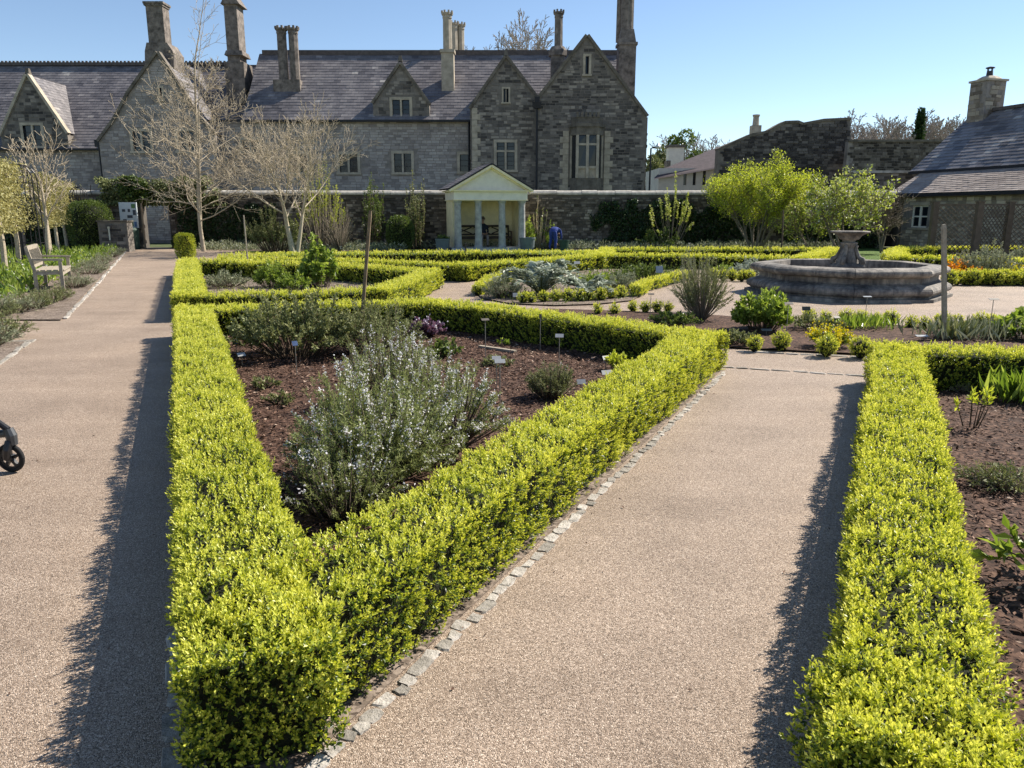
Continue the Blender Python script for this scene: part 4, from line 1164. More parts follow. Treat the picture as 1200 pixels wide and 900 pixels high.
# ================================================================== trees
def grow(mb, p, d, L, r, lvl, o, tips, paths=None):
    nseg = o['seg'][lvl]; q = Vector(p); d = Vector(d).normalized(); ptsl = [q.copy()]; rad = [r]
    r1 = max(r * o.get('taper', .35), o['rmin'])
    for i in range(nseg):
        d = (d + Vector((random.gauss(0, 1), random.gauss(0, 1), random.gauss(0, 1))) * o['wig'][lvl] + Vector((0, 0, o['up'][lvl]))).normalized()
        q = q + d * (L / nseg); ptsl.append(q.copy()); rad.append(r + (r1 - r) * (i + 1) / nseg)
    sides = 7 if r > .06 else (5 if r > .025 else (4 if r > .014 else 3))
    mb.tube(ptsl, rad, sides, cap=False)
    if lvl >= o['levels']:
        tips.append((q.copy(), d.copy(), L)); return
    n = o['kids'][lvl]; t0 = o['t0'][lvl]
    az = random.uniform(0, 6.28)
    for k in range(n):
        t = t0 + (1 - t0) * (k + random.uniform(.1, .9)) / n
        f = t * nseg; i = min(int(f), nseg - 1)
        pos = ptsl[i].lerp(ptsl[i + 1], f - i); dd = (ptsl[i + 1] - ptsl[i]).normalized()
        az += 2.4 + random.uniform(-.5, .5)
        x = dd.orthogonal().normalized(); y = dd.cross(x)
        a = o['ang'][lvl] * random.uniform(.75, 1.25)
        nd = dd * math.cos(a) + (x * math.cos(az) + y * math.sin(az)) * math.sin(a)
        ln = L * o['len'][lvl] * (1 - o['fall'][lvl] * t) * random.uniform(.7, 1.2)
        rr = max((rad[i] * (1 - f + i) + rad[i + 1] * (f - i)) * o.get('rk', .55), o['rmin'])
        grow(mb, pos, nd, ln, rr, lvl + 1, o, tips)
    grow(mb, ptsl[-1], d, L * o['len'][lvl] * .6, r1, lvl + 1, o, tips)
def tip_leaves(tips, n, L, back=.8, spread=.06):
    i = RNG.integers(0, len(tips), n)
    tp = np.array([t[0] for t in tips])[i]; td = np.array([t[1] for t in tips])[i]; tl = np.array([t[2] for t in tips])[i]
    f = RNG.uniform(0, back, n)
    pos = tp - td * (tl * f)[:, None] + RNG.normal(size=(n, 3)) * spread
    d = td * .4 + RNG.normal(size=(n, 3)) * .7
    return pos, d, RNG.uniform(.7, 1.25, n) * L
def tree_obj(name, label, base, trunks, o, bark, cat='tree', group=None, leaf=None):
    root = empty(name, base, label, cat, group)
    mb = MB(); tips = []
    for off, d, L, r in trunks: grow(mb, Vector(base) + Vector(off), d, L, r, 0, o, tips)
    mb.build('trunk', bark, root, fix=False, smooth=True)
    if leaf:
        for (n, L, W, mat, back, spread, nm) in leaf:
            pos, d, ll = tip_leaves(tips, n, L, back, spread)
            leaves(nm, pos, d, ll, ll * W, np.clip(RNG.normal(.5, .2, len(pos)), 0, 1), mat, root)
    return root, tips
O_LAYER = dict(levels=3, seg=[8, 7, 5, 3], wig=[.025, .09, .12, .15], up=[.02, .05, .03, .03], kids=[36, 7, 4], t0=[.16, .12, .15], ang=[1.25, .75, .7], len=[.60, .40, .42], fall=[.78, .3, .2], rmin=.0075, rk=.36)
b = G(264, 291.5); b.z = 0
tree_obj('bare_tree', 'bare pale tree with straight leader and layered spreading branches by the gate', (b.x, 33, 0), [((0, 0, 0), (-.07, 0, 1), 7.5, .09), ((-.06, .02, .8), (.05, 0, 1), 6.4, .05)], O_LAYER, 'bark_pale', group='bare trees in front of the manor house')
O_VASE = dict(levels=4, seg=[4, 6, 5, 4, 3], wig=[.07, .10, .12, .15, .18], up=[.03, .07, .05, .04, .03], kids=[6, 6, 5, 3], t0=[.4, .2, .2, .2], ang=[.8, .66, .62, .65], len=[1.4, .64, .58, .5], fall=[.3, .3, .3, .2], rmin=.0075, rk=.52)
tree_obj('bare_tree', 'bare spreading tree with forked twin stems beside the brick-brown shrub', (P(343, 287, 32).x, 32, 0), [((0, 0, 0), (-.2, 0, 1), 2.4, .13), ((.15, .1, 0), (.18, .05, 1), 2.7, .1)], O_VASE, 'bark_pale', group='bare trees in front of the manor house')
O_SM = dict(levels=3, seg=[4, 5, 4, 3], wig=[.05, .12, .16, .2], up=[.02, .06, .04, .03], kids=[9, 7, 4], t0=[.4, .2, .2], ang=[.7, .65, .65], len=[.8, .55, .5], fall=[.3, .3, .3], rmin=.009, rk=.45)
tree_obj('bare_tree', 'small bare whitish tree rising behind the row of pleached limes', (P(56, 290, 27).x, 27, 0), [((0, 0, 0), (0, 0, 1), 2.6, .09)], O_SM, 'bark_pale', group='bare trees in front of the manor house')

# lime-green multi-stemmed shrub and its blossoming neighbour
O_LIME = dict(levels=3, seg=[5, 5, 4, 3], wig=[.05, .08, .12, .15], up=[.03, .05, .05, .04], kids=[5, 6, 5], t0=[.35, .2, .15], ang=[.42, .5, .55], len=[.62, .55, .5], fall=[.2, .3, .2], rmin=.009, rk=.55)
bl = P(886, 284, 33.5)
st = []
for k in range(11):
    a = 2 * math.pi * k / 11; s = random.uniform(.25, .62)
    st.append(((math.cos(a) * .2, math.sin(a) * .15, 0), (math.cos(a) * s, math.sin(a) * s, 1), random.uniform(2.1, 2.6), .05))
tree_obj('lime_green_shrub', 'tall dome-topped shrub bursting with lime-green young leaves against the wall', (bl.x, 33.5, 0), st, O_LIME, 'bark_mid', 'shrub', leaf=[(34000, .08, .5, 'lime_leaf', .9, .12, 'foliage')])
O_BLO = dict(levels=3, seg=[5, 5, 4, 3], wig=[.09, .12, .16, .2], up=[.02, .04, .03, .03], kids=[5, 5, 5], t0=[.35, .25, .2], ang=[.6, .65, .7], len=[.75, .58, .5], fall=[.2, .3, .2], rmin=.010, rk=.55)
bl = P(990, 286, 30.5)
st = [((math.cos(a) * .2, math.sin(a) * .15, 0), (math.cos(a) * .5, math.sin(a) * .4, 1), random.uniform(1.5, 2.1), .06) for a in (0.2, 1.4, 2.6, 3.7, 5.0)]
tree_obj('blossom_tree', 'spreading small tree with pale green leaves and blossom behind the fountain', (bl.x, 30.5, 0), st, O_BLO, 'bark_mid', leaf=[(4200, .12, .6, 'blossom_leaf', .6, .07, 'foliage'), (900, .06, .8, 'white_flower', .5, .05, 'blossom')])
bl = P(950, 288, 32)
st = [((0, 0, 0), (math.cos(a) * .7, math.sin(a) * .4, 1), random.uniform(1.0, 1.5), .035) for a in (0.5, 2.0, 3.3, 4.6)]
tree_obj('leafy_shrub', 'loose arching shrub with sparse pale leaves left of the blossom tree', (bl.x, 32, 0), st, O_BLO, 'bark_mid', 'shrub', leaf=[(2400, .11, .55, 'blossom_leaf', .6, .08, 'foliage')])
O_TW = dict(levels=3, seg=[3, 4, 3, 2], wig=[.1, .16, .2, .25], up=[.03, .02, .02, .02], kids=[6, 6, 4], t0=[.3, .2, .2], ang=[.6, .7, .7], len=[.8, .6, .55], fall=[.2, .3, .2], rmin=.009, rk=.5)
bl = P(1040, 288, 31)
tree_obj('bare_shrub', 'bare reddish-brown twiggy shrub overhanging the dark doorway', (bl.x, 31.5, 0), [((0, 0, 0), (a, .1, 1), 1.5, .04) for a in (-.3, 0., .3, .1)], O_TW, 'bark_mid', 'shrub')

# distant trees: three kinds of bare tree, repeated
O_FAR = dict(levels=4, seg=[3, 4, 3, 3, 2], wig=[.05, .10, .12, .15, .15], up=[.02, .07, .06, .05, .04], kids=[9, 7, 5, 4], t0=[.35, .25, .2, .2], ang=[.6, .6, .6, .6], len=[.75, .6, .55, .5], fall=[.3, .3, .3, .2], rmin=.028, rk=.5)
far0, _ = tree_obj('bare_tree', 'large bare tree rising behind the manor house roof', (P(600, 62, 82).x, 82, 0), [((0, 0, 0), (0, 0, 1), 12.5, .3)], O_FAR, 'bark_far', group='bare trees beyond the buildings')
def copy_tree(src, loc, sc, rz, label, name=None):
    c = src.copy(); COL.objects.link(c); c.location = loc; c.scale = (sc, sc, sc); c.rotation_euler = (0, 0, rz)
    c['label'] = label
    if name: c.name = name
    inv = Matrix.Translation(-Vector(src.location))
    for ch in [o for o in bpy.data.objects if o.parent == src]:
        k = ch.copy(); COL.objects.link(k); k.parent = c
        k.matrix_parent_inverse = inv; k.location = (0, 0, 0); k.rotation_euler = (0, 0, 0)
    return c
far1, _ = tree_obj('bare_tree', 'bare tree in the distant row above the boundary wall', (P(1040, 160, 90).x, 90, 0), [((0, 0, 0), (0, 0, 1), 7.0, .2)], O_FAR, 'bark_far', group='bare trees beyond the buildings')
for px, Y, sc in ((962, 95, .98), (985, 92, .85), (1012, 96, 1.02), (1060, 94, 1.0), (1085, 97, 1.06), (1108, 92, 1.0), (1130, 99, 1.05), (1000, 99, 1.12), (1075, 99, 1.15), (1024, 93, 1.0), (1046, 97, 1.1), (1096, 95, 1.08), (975, 98, 1.0), (1118, 97, 1.1)):
    copy_tree(far1, (P(px, 160, Y).x, Y, 0), sc, random.uniform(0, 6), 'bare tree in the distant row above the boundary wall')
for px, Y, sc in ((812, 92, .86), (842, 95, .92), (866, 93, .86), (780, 97, .8)):
    copy_tree(far1, (P(px, 170, Y).x, Y, 0), sc, random.uniform(0, 6), 'bare tree behind the long white building')
def leafy_tree(label, px, py_top, Y, wpx, mat, n, L, bark='bark_dark', name='evergreen_tree', cone=False):
    top = P(px, py_top, Y); root = empty(name, (top.x, Y, 0), label, 'tree')
    w = wpx / 900 * Y * .5; mb = MB(); mb.tube([(top.x, Y, -.1), (top.x, Y, top.z * .8)], [.25, .06], 7)
    c = []
    for k in range(16):
        c.append((top.x + random.gauss(0, w * .42), Y + random.gauss(0, w * .4), random.uniform(top.z * .35, top.z * .92), random.uniform(.25, .45) * w))
    if cone:
        c = []
        for k in range(40):
            f = (k + .5) / 40; rr = w * (1.02 - f) * 1.0; aa = k * 2.4
            c.append((top.x + math.cos(aa) * rr * .7, Y + math.sin(aa) * rr * .7, top.z * (.15 + .85 * f), .25 + rr * .3))
    for q in c: mb.tube([(top.x, Y, q[2] - .8), (q[0], q[1], q[2])], [.08, .03], 4)
    mb.build('trunk', bark, root)
    c = np.array(c); i = RNG.integers(0, len(c), n); dd = unit(RNG.normal(size=(n, 3)))
    pos = c[i, :3] + dd * (c[i, 3] * RNG.uniform(.5, 1.1, n))[:, None]
    leaves('crown', pos, dd + RNG.normal(size=(n, 3)) * .6, RNG.uniform(.7, 1.3, n) * L, RNG.uniform(.4, .7, n) * L, np.clip(RNG.normal(.5, .2, n), 0, 1), mat, root)
leafy_tree('dark green evergreen tree beside the house corner lamp post', 778, 158, 80, 34, 'sage_leaf', 3500, .35)
leafy_tree('pale green tree in young leaf behind the white chimney', 803, 152, 86, 44, 'mid_leaf', 4200, .32)
leafy_tree('dark conifer standing among the distant bare trees', 1080, 129, 88, 22, 'dark_leaf', 4200, .32, cone=True, name='conifer')
leafy_tree('low green tree behind the slim lamp post', 768, 176, 72, 26, 'sage_leaf', 2600, .3)

# ------------------------------------------------------------------ pleached limes and their ironwork on the left
def pleached(px, py, label, sc=1.0, w=1.35, z0=1.15, z1=2.95, n=3600, L=.085):
    b = G(px, py); root = empty('pleached_lime', (b.x, b.y, 0), label, 'tree', 'row of pleached limes behind the wooden bench')
    mb = MB(); x, y = b.x, b.y
    lean = random.uniform(-.06, .06)
    mb.tube([(x, y, -.02), (x + lean, y, .8), (x + lean, y, z0), (x, y, z1 - .1)], [.075, .062, .055, .02], 8)
    u = Vector((LD.x, LD.y, 0))
    for z in np.arange(z0 + .1, z1, .35):
        for sg in (-1, 1): mb.tube([(x, y, z), Vector((x, y, z + .05)) + u * sg * w * .5], [.02, .008], 4)
    mb.build('trunk', 'bark_pale', root)
    s = RNG.uniform(-.5, .5, n); t = RNG.normal(0, .2, n); z = RNG.uniform(z0, z1, n)
    edge = 1 + .12 * np.sin(z * 7 + x) + .1 * np.sin(z * 17)
    pos = np.stack([x + u.x * s * w * edge + u.y * t, y + u.y * s * w * edge - u.x * t, z + .06 * np.sin(s * 9 + x)], 1)
    keep = (wob(pos, 4.5, x) > -.45) | (RNG.random(n) < .2)
    pos = pos[keep]; n = len(pos)
    leaves('crown', pos, RNG.normal(size=(n, 3)) + np.array([.2, -.2, -.25]), RNG.uniform(.7, 1.25, n) * L, RNG.uniform(.4, .6, n) * L, np.clip(RNG.normal(.5, .2, n), 0, 1), 'pleach_leaf', root)
for px, py, lb in ((-34, 343, 'pleached lime with yellowish leaves at the open end of the row, past the bench'), (7, 326, 'pleached lime with pale trunk growing directly behind the wooden bench'),
    (23, 317, 'pleached lime with pale trunk next to the thick black post'), (60, 303, 'pleached lime just beyond the tall black iron plant frame'), (69, 298, 'pleached lime in the middle of the far group before the yew'),
    (79, 291.5, 'pleached lime second from the clipped yew'), (86, 289.5, 'pleached lime standing right beside the clipped yew')): pleached(px, py, lb)
def iron_arch(px, py, hgt, wid, label, rot):
    b = G(px, py); root = empty('iron_obelisk', (b.x, b.y, 0), label, 'plant support', 'black iron plant supports')
    mb = MB(); c, s = math.cos(rot), math.sin(rot)
    def q(a, d, z): return (b.x + c * a - s * d, b.y + s * a + c * d, z)
    for d in (-.3, .3):
        arc = [q(-wid / 2, d, 0), q(-wid / 2, d, hgt - .35)] + [q(-wid / 2 * math.cos(t), d, hgt - .35 + .35 * math.sin(t)) for t in (.4, .8, 1.2, 1.57, 1.95, 2.35, 2.75)] + [q(wid / 2, d, hgt - .35), q(wid / 2, d, 0)]
        mb.tube(arc, .017, 5)
        for f in (-.2, .2): mb.tube([q(wid * f, d, 0), q(wid * f, d, hgt - .1)], .012, 4)
    for z in np.arange(.35, hgt - .3, .42):
        for a in (-wid / 2, wid / 2): mb.tube([q(a, -.3, z), q(a, .3, z)], .012, 4)
        for d in (-.3, .3): mb.tube([q(-wid / 2, d, z), q(wid / 2, d, z)], .011, 4)
    mb.build('frame', 'black_metal', root)
iron_arch(38, 316, 2.95, .7, 'tall black iron plant frame between the pleached limes behind the bench', .35)
iron_arch(100, 292.5, 2.7, .6, 'black iron plant frame in front of the clipped yew', .35)
mb = MB(); b = G(30, 312)
o = empty('iron_post', (b.x, b.y, 0), 'thick black post standing among the pleached limes', 'post'); mb.tube([(b.x, b.y, -.02), (b.x, b.y, 2.6), (b.x, b.y, 2.75)], [.09, .09, .06], 8); mb.build('post', 'black_metal', o)

# ================================================================== plants in the beds
def shrub(name, label, loc, rx, h, leafL, leafW, n, mat, stems=60, flare=.55, cat='plant', group=None, flowers=None, t0=.25, ry=None, stem_r=.006, stem_mat='twig', droop=0.0, upright=.5, open_=.75, seed_dome=1.0, fold=.22):
    """stems rising from a crown and arching out, leaves along them"""
    ry = ry or rx; x, y = loc[0], loc[1]; z0 = loc[2] if len(loc) > 2 else .03
    root = empty(name, (x, y, z0), label, cat, group)
    a = RNG.uniform(0, 2 * np.pi, stems); rr = np.sqrt(RNG.uniform(0, 1, stems))
    lob = 1 + .16 * np.sin(3 * a + x * 7) + .12 * np.sin(5 * a + y * 5 + 3 * rr)
    rx_, ry_ = rx, ry
    tip = np.stack([np.cos(a) * rr * rx, np.sin(a) * rr * ry, h * (np.sqrt(np.maximum(1 - (rr * .92) ** 2, 0)) * seed_dome + (1 - seed_dome)) * RNG.uniform(.6, 1.12, stems) * (.35 + .65 * lob)], 1)
    base = np.stack([np.cos(a) * rr * rx * (1 - flare), np.sin(a) * rr * ry * (1 - flare), np.zeros(stems)], 1)
    mid = (base + tip) / 2 + np.stack([np.cos(a) * rx * .08, np.sin(a) * ry * .08, np.full(stems, h * .10)], 1) + RNG.normal(size=(stems, 3)) * np.array([rx, ry, h]) * .05
    off = np.array([x, y, z0])
    mb = MB()
    for k in range(stems):
        b_, m_, t_ = base[k] + off, mid[k] + off, tip[k] + off
        mb.tube([b_, (b_ + m_ * 2) / 3 * 1.0, m_, t_], [stem_r, stem_r * .8, stem_r * .65, stem_r * .3], 3, cap=False)
    mb.build('stems', stem_mat, root, fix=False, kind='stuff')
    def along(m, lo, hi):
        i = RNG.integers(0, stems, m); t = RNG.uniform(lo, hi, m) ** .8
        p = base[i] * ((1 - t) ** 2)[:, None] + mid[i] * (2 * t * (1 - t))[:, None] + tip[i] * (t ** 2)[:, None]
        tan = unit(mid[i] * (1 - 2 * t)[:, None] * 2 - base[i] * (2 * (1 - t))[:, None] + tip[i] * (2 * t)[:, None])
        return p + off, tan, t
    p, tan, t = along(n, t0, 1.0)
    d = tan * upright + RNG.normal(size=(n, 3)) * open_ * .6 - np.array([0, 0, droop])
    L = leafL * RNG.uniform(.65, 1.2, n)
    tint = np.clip(.24 + .45 * t + RNG.normal(0, .16, n), 0, 1)
    leaves('foliage', p, d, L, L * leafW, tint, mat, root, fold=fold)
    if flowers:
        fn, fL, fmat, flo = flowers
        cl = max(1, fn // 9); p, tan, t = along(cl, flo, 1.0)
        p = np.repeat(p, 9, 0) + np.repeat(tan, 9, 0) * RNG.normal(0, fL * 1.6, cl * 9)[:, None] + RNG.normal(size=(cl * 9, 3)) * fL * .5; m = len(p)
        leaves('flowers', p, RNG.normal(size=(m, 3)) + np.array([0, 0, .4]), fL * RNG.uniform(.7, 1.3, m), fL * .8, np.clip(RNG.normal(.55, .25, m), 0, 1), fmat, root)
    return root
def gp(px, py): v = G(px, py); return (v.x, v.y, .03)
# rosemary in the wedge bed
shrub('rosemary', 'large sprawling rosemary covered in pale blue flowers inside the wedge hedge', gp(442, 568), .56, .70, .034, .16, 31000, 'rosemary_leaf', 330, .72, flowers=(3800, .014, 'rosemary_flower', .55), ry=.55, stem_r=.005, stem_mat='bark_dark')
shrub('rosemary', 'open rosemary with bare dark stems and pale flowers beside the plant labels', gp(526, 528), .46, .62, .034, .15, 11000, 'rosemary_leaf', 150, .75, flowers=(2800, .014, 'rosemary_flower', .6), stem_r=.006, t0=.45, stem_mat='bark_dark')
shrub('rosemary', 'upright rosemary with lilac flowers just behind the sprawling rosemary', gp(462, 478), .46, .70, .032, .16, 11000, 'rosemary_leaf', 190, .5, flowers=(1900, .014, 'rosemary_flower', .6), stem_mat='bark_dark')
shrub('rosemary', 'low dark green rosemary in the sharp corner of the wedge hedge', gp(405, 610), .36, .44, .026, .16, 11000, 'rosemary_leaf', 150, .6, flowers=(450, .015, 'rosemary_flower', .6), stem_mat='bark_dark')
shrub('phlomis', 'broad grey-green leafy shrub by the bed\'s left hedge', gp(348, 420), .80, .70, .055, .38, 9000, 'sage_leaf', 170, .6, ry=.6, t0=.35)
shrub('phlomis', 'mid-green sprawling shrub round the foot of the leaning wooden post', gp(440, 415), .60, .58, .042, .3, 8000, 'sage_leaf', 150, .55, t0=.3)
shrub('lavender', 'small rounded lavender bush alone on the bark mulch', gp(645, 470), .23, .33, .034, .15, 5200, 'sage_leaf', 130, .6, flowers=(60, .01, 'rosemary_flower', .8))
shrub('heuchera', 'purple-leaved plant in front of the cross hedge', gp(500, 396), .28, .22, .055, .8, 900, 'purple_leaf', 60, .7, flowers=(120, .03, 'rosemary_flower', .8))
shrub('seedling', 'pale yellow-green seedling clump near the left hedge', gp(310, 458), .16, .10, .04, .5, 200, 'sage_leaf', 24, .7)
shrub('seedling', 'sparse yellowish seedling beside the sprawling rosemary', gp(328, 478), .18, .10, .035, .5, 240, 'sage_leaf', 24, .7)
shrub('seedling', 'small green seedling at the foot of the back label', gp(590, 408), .09, .09, .04, .6, 90, 'fresh_leaf', 14, .7)
shrub('seedling', 'low pale plant behind the tall metal label', gp(583, 432), .18, .1, .05, .5, 220, 'sage_leaf', 24, .8)
shrub('seedling', 'yellow-green shoot against the wedge hedge by two labels', gp(724, 437), .13, .2, .05, .5, 260, 'lime_leaf', 24, .5)
shrub('seedling', 'green leafy tuft behind the open rosemary', gp(522, 420), .22, .2, .06, .5, 420, 'mid_leaf', 30, .6)
# plants of the hedge ring by the gate path
shrub('lovage', 'tall lush lovage with bright green leaf clusters inside the hedge ring', gp(374, 338), .42, 1.0, .11, .6, 2600, 'fresh_leaf', 60, .5, stem_r=.012, stem_mat='bark_mid', upright=.2)
shrub('fern_herb', 'feathery bright green herb next to the tall lovage', gp(318, 338), .42, .52, .07, .35, 2600, 'fresh_leaf', 70, .5)
shrub('fern_herb', 'low bright green herb at the right of the lovage', gp(345, 342), .38, .34, .07, .4, 1600, 'fresh_leaf', 60, .5)
shrub('santolina', 'low grey-green mound in the left corner of the hedge ring', gp(266, 338), .55, .34, .05, .3, 3200, 'grey_leaf', 90, .6)
# island bed
def cardoon(label, loc, n, R_, h, lw=.16):
    root = empty('cardoon', (loc[0], loc[1], .03), label, 'plant')
    P_, D_, L_ = [], [], []; mb = MB()
    for k in range(n):
        a = random.uniform(0, 6.28); reach = R_ * random.uniform(.5, 1.05); top = h * random.uniform(.55, 1.05) * (1.15 - .45 * reach / R_)
        prev = []
        for i in range(13):
            t = i / 12
            r = reach * t; z = .03 + top * math.sin(min(t * 2.1, 2.55)) / 1.0
            prev.append(Vector((loc[0] + math.cos(a) * r, loc[1] + math.sin(a) * r, z)))
        mb.tube(prev, [.014 * (1 - .7 * i / 12) for i in range(13)], 3, cap=False)
        for i in range(2, 13):
            tan = (prev[i] - prev[i - 1]).normalized(); sd = tan.cross(Vector((0, 0, 1))).normalized()
            for sg in (-1, 1):
                for j in range(2):
                    P_.append(prev[i] - tan * .02 * j); D_.append(tan * (.65 + .3 * j) + sd * sg + Vector((0, 0, random.uniform(-.25, .25))))
                    L_.append(lw * math.sin(math.pi * (i / 13)) * random.uniform(.7, 1.2) + .03)
    mb.build('ribs', 'sage_leaf', root, fix=False)
    P_, D_, L_ = np.array(P_), np.array(D_), np.array(L_)
    leaves('foliage', P_, D_, L_, L_ * .36, np.clip(RNG.normal(.55, .22, len(P_)), 0, 1), 'silver_leaf', root, hint=np.tile([0., 0., 1.], (len(P_), 1)))
cardoon('large silver cardoon with jagged arching leaves in the island bed', gp(634, 347), 46, .95, .72)
cardoon('smaller silver-leaved cardoon to the right of the large one', gp(688, 350), 20, .62, .42)
shrub('fennel', 'pale feathery fennel at the left end of the island bed', gp(590, 350), .42, .42, .08, .12, 2600, 'grey_leaf', 70, .6)
shrub('herb_mound', 'leafy green herb behind the cardoon', gp(700, 340), .55, .36, .07, .4, 1800, 'fresh_leaf', 70, .5)
shrub('herb_mound', 'greyish herb at the right of the island bed', gp(728, 343), .42, .42, .06, .35, 1700, 'grey_leaf', 60, .5)
shrub('herb_mound', 'dark rounded evergreen mound beyond the island bed', gp(752, 331), .75, .42, .06, .5, 3600, 'mid_leaf', 120, .4)
shrub('silver_herb', 'silvery blue mound left of the fountain basin', gp(878, 326), .5, .4, .07, .4, 1900, 'silver_leaf', 70, .6)
shrub('herb_mound', 'green clump beside the silvery mound near the fountain', gp(850, 324), .38, .28, .07, .5, 900, 'fresh_leaf', 40, .5)
# bed between the path and the fountain
shrub('upright_shrub', 'upright twiggy grey-green shrub before the fountain path', gp(822, 376), .46, .95, .045, .16, 9500, 'sage_leaf', 150, .85, t0=.3, stem_r=.007, stem_mat='bark_mid', upright=.9)
shrub('grey_spires', 'pale silvery spires rising behind the upright shrub', gp(812, 366), .45, 1.0, .035, .2, 2600, 'grey_leaf', 60, .7, t0=.45, upright=.9, stem_mat='bark_pale')
shrub('leafy_clump', 'lush bright green leafy clump before the fountain', gp(893, 388), .42, .56, .085, .42, 3600, 'fresh_leaf', 90, .55, upright=.6)
shrub('leafy_clump', 'low dark green carpet at the foot of the upright shrub', gp(790, 382), .42, .18, .05, .4, 1900, 'mid_leaf', 60, .6)
shrub('leafy_clump', 'brownish low herb between the two dark labels', gp(955, 388), .4, .2, .05, .4, 1100, 'sage_leaf', 50, .6)
shrub('leafy_clump', 'grey-green trailing clump by the end of the wedge hedge', gp(868, 405), .24, .16, .045, .5, 900, 'sage_leaf', 40, .6)
shrub('spurge', 'domed yellow-flowered spurge behind two box balls', gp(971, 409), .27, .24, .04, .45, 1500, 'fresh_leaf', 70, .6, flowers=(900, .03, 'yellow_flower', .8))
def strap(name, label, loc, n, rx, h, L, mat='fresh_leaf', w=.10):
    root = empty(name, (loc[0], loc[1], .03), label, 'plant')
    p = np.stack([RNG.normal(loc[0], rx * .4, n), RNG.normal(loc[1], rx * .25, n), np.full(n, .025)], 1)
    d = np.stack([RNG.normal(0, .42, n), RNG.normal(0, .42, n), np.ones(n)], 1)
    ll = L * RNG.uniform(.6, 1.15, n)
    leaves('blades', p, d, ll, ll * w, np.clip(RNG.normal(.5, .2, n), 0, 1), mat, root, mid=.45, curl=.12)
strap('bulb_leaves', 'tuft of green bulb leaves in front of the fountain label', gp(1012, 386), 260, .7, .2, .22, 'fresh_leaf')
strap('bulb_leaves', 'tuft of fresh bulb leaves left of the fountain label', gp(988, 386), 150, .45, .2, .2)
strap('iris_leaves', 'grey-green iris blades right of the tall wooden post', gp(1140, 398), 300, .8, .3, .3, 'grey_leaf')
strap('iris_leaves', 'iris blades just beside the foot of the tall wooden post', gp(1118, 398), 160, .4, .3, .3, 'sage_leaf')
shrub('leafy_clump', 'broad-leaved bright green plant behind the right-hand hedge', gp(1198, 398), .34, .36, .12, .55, 420, 'fresh_leaf', 36, .5)
# bed beyond the fountain on the right
shrub('grey_shrub', 'rounded grey-green shrub beside the orange wallflowers', gp(1152, 329), .80, .78, .06, .35, 6500, 'grey_leaf', 180, .4, t0=.45)
shrub('wallflower', 'clump of bright orange wallflowers beyond the fountain', gp(1124, 330), .42, .36, .06, .3, 1300, 'mid_leaf', 60, .5, flowers=(1100, .05, 'orange_flower', .75))
shrub('wallflower', 'yellow-flowered clump right of the rounded grey shrub', gp(1183, 331), .45, .34, .06, .3, 1300, 'fresh_leaf', 60, .5, flowers=(420, .05, 'yellow_flower', .75))
shrub('grey_shrub', 'second grey shrub in front of the lattice trellis', gp(1206, 318), .7, .75, .06, .35, 4200, 'grey_leaf', 130, .4, t0=.45)
# right-hand mulch bed
strap('day_lily', 'tuft of bright green strap leaves in the right-hand mulch bed', gp(1200, 473), 230, .34, .3, .30, 'fresh_leaf', .13)
shrub('peony', 'thin yellowish shoot with pale leaf tips in the right-hand bed', gp(1138, 505), .13, .34, .07, .28, 80, 'lime_leaf', 7, .5, t0=.6)
shrub('dry_herb', 'straggly dry herb with bare twigs on the right-hand mulch', gp(1172, 577), .26, .14, .035, .3, 900, 'sage_leaf', 120, .8, stem_r=.003, stem_mat='bark_mid')
shrub('rose_shoot', 'bright green leafy shoot at the far edge of the right-hand bed', gp(1232, 690), .30, .32, .085, .5, 130, 'fresh_leaf', 14, .9, t0=.5)
shrub('dry_herb', 'small brown seedling near the single label stake', gp(1124, 462), .13, .08, .03, .4, 130, 'sage_leaf', 30, .7, stem_mat='bark_mid')

# clipped box balls
def box_ball(px, py, r, label, group='small clipped box balls'):
    v = G(px, py); root = empty('box_ball', (v.x, v.y, 0), label, 'topiary', group)
    mb = MB(); mb.lathe([(.02, .0), (r * .6, r * .35), (r * .72, r * .95), (r * .5, r * 1.5), (.02, r * 1.75)], 8, (v.x, v.y, .0)); mb.build('light_block_core', 'hedge_core', root)  # solid core added so light does not leak through the ball
    dist = v.length; leaf = min(max(.0023 * dist, .02), .034)
    n = int(4 * math.pi * r * r * 1.5 / (.28 * leaf * leaf) / 7)
    d = unit(RNG.normal(size=(n, 3))); sc = 1 + .12 * wob(d, 3.0, v.x)
    pos = np.array([v.x, v.y, r * .98 + .02]) + d * (sc * r * RNG.uniform(.8, .98, n))[:, None]
    k = pos[:, 2] > .02
    sprigs(pos[k], d[k], np.full(k.sum(), leaf), 'box_leaf', 'foliage', root)
for px, py in ((613, 356), (622, 356), (637, 355), (651, 354), (665, 354), (679, 354), (691, 353.5), (704, 353), (716, 351), (728, 350)): box_ball(px, py, .095 + random.uniform(-.012, .014), 'small box ball in the row edging the cardoon bed')
for px, py in ((742, 366), (756, 367), (770, 367), (782.5, 366), (700, 369), (720, 369)): box_ball(px, py, .085 + random.uniform(-.012, .014), 'small box ball in the row behind the cross hedge, by the upright shrub')
for px, py in ((947, 378), (966, 379), (991, 378), (1007, 380), (1027, 381), (1044, 381), (1067, 385), (1082, 386), (1103, 386), (1121, 385), (1148, 385), (1162, 386), (1172, 386), (1187, 384)): box_ball(px, py, .085 + random.uniform(-.014, .018), 'small box ball in the row edging the bed before the fountain')
box_ball(884, 412, .085, 'small box ball by the end of the wedge hedge'); box_ball(915, 411, .105, 'small box ball below the dark label at the path end')
box_ball(968, 418, .115, 'small box ball in front of the yellow spurge'); box_ball(1008, 420, .115, 'small box ball between the spurge and the right-hand hedge')
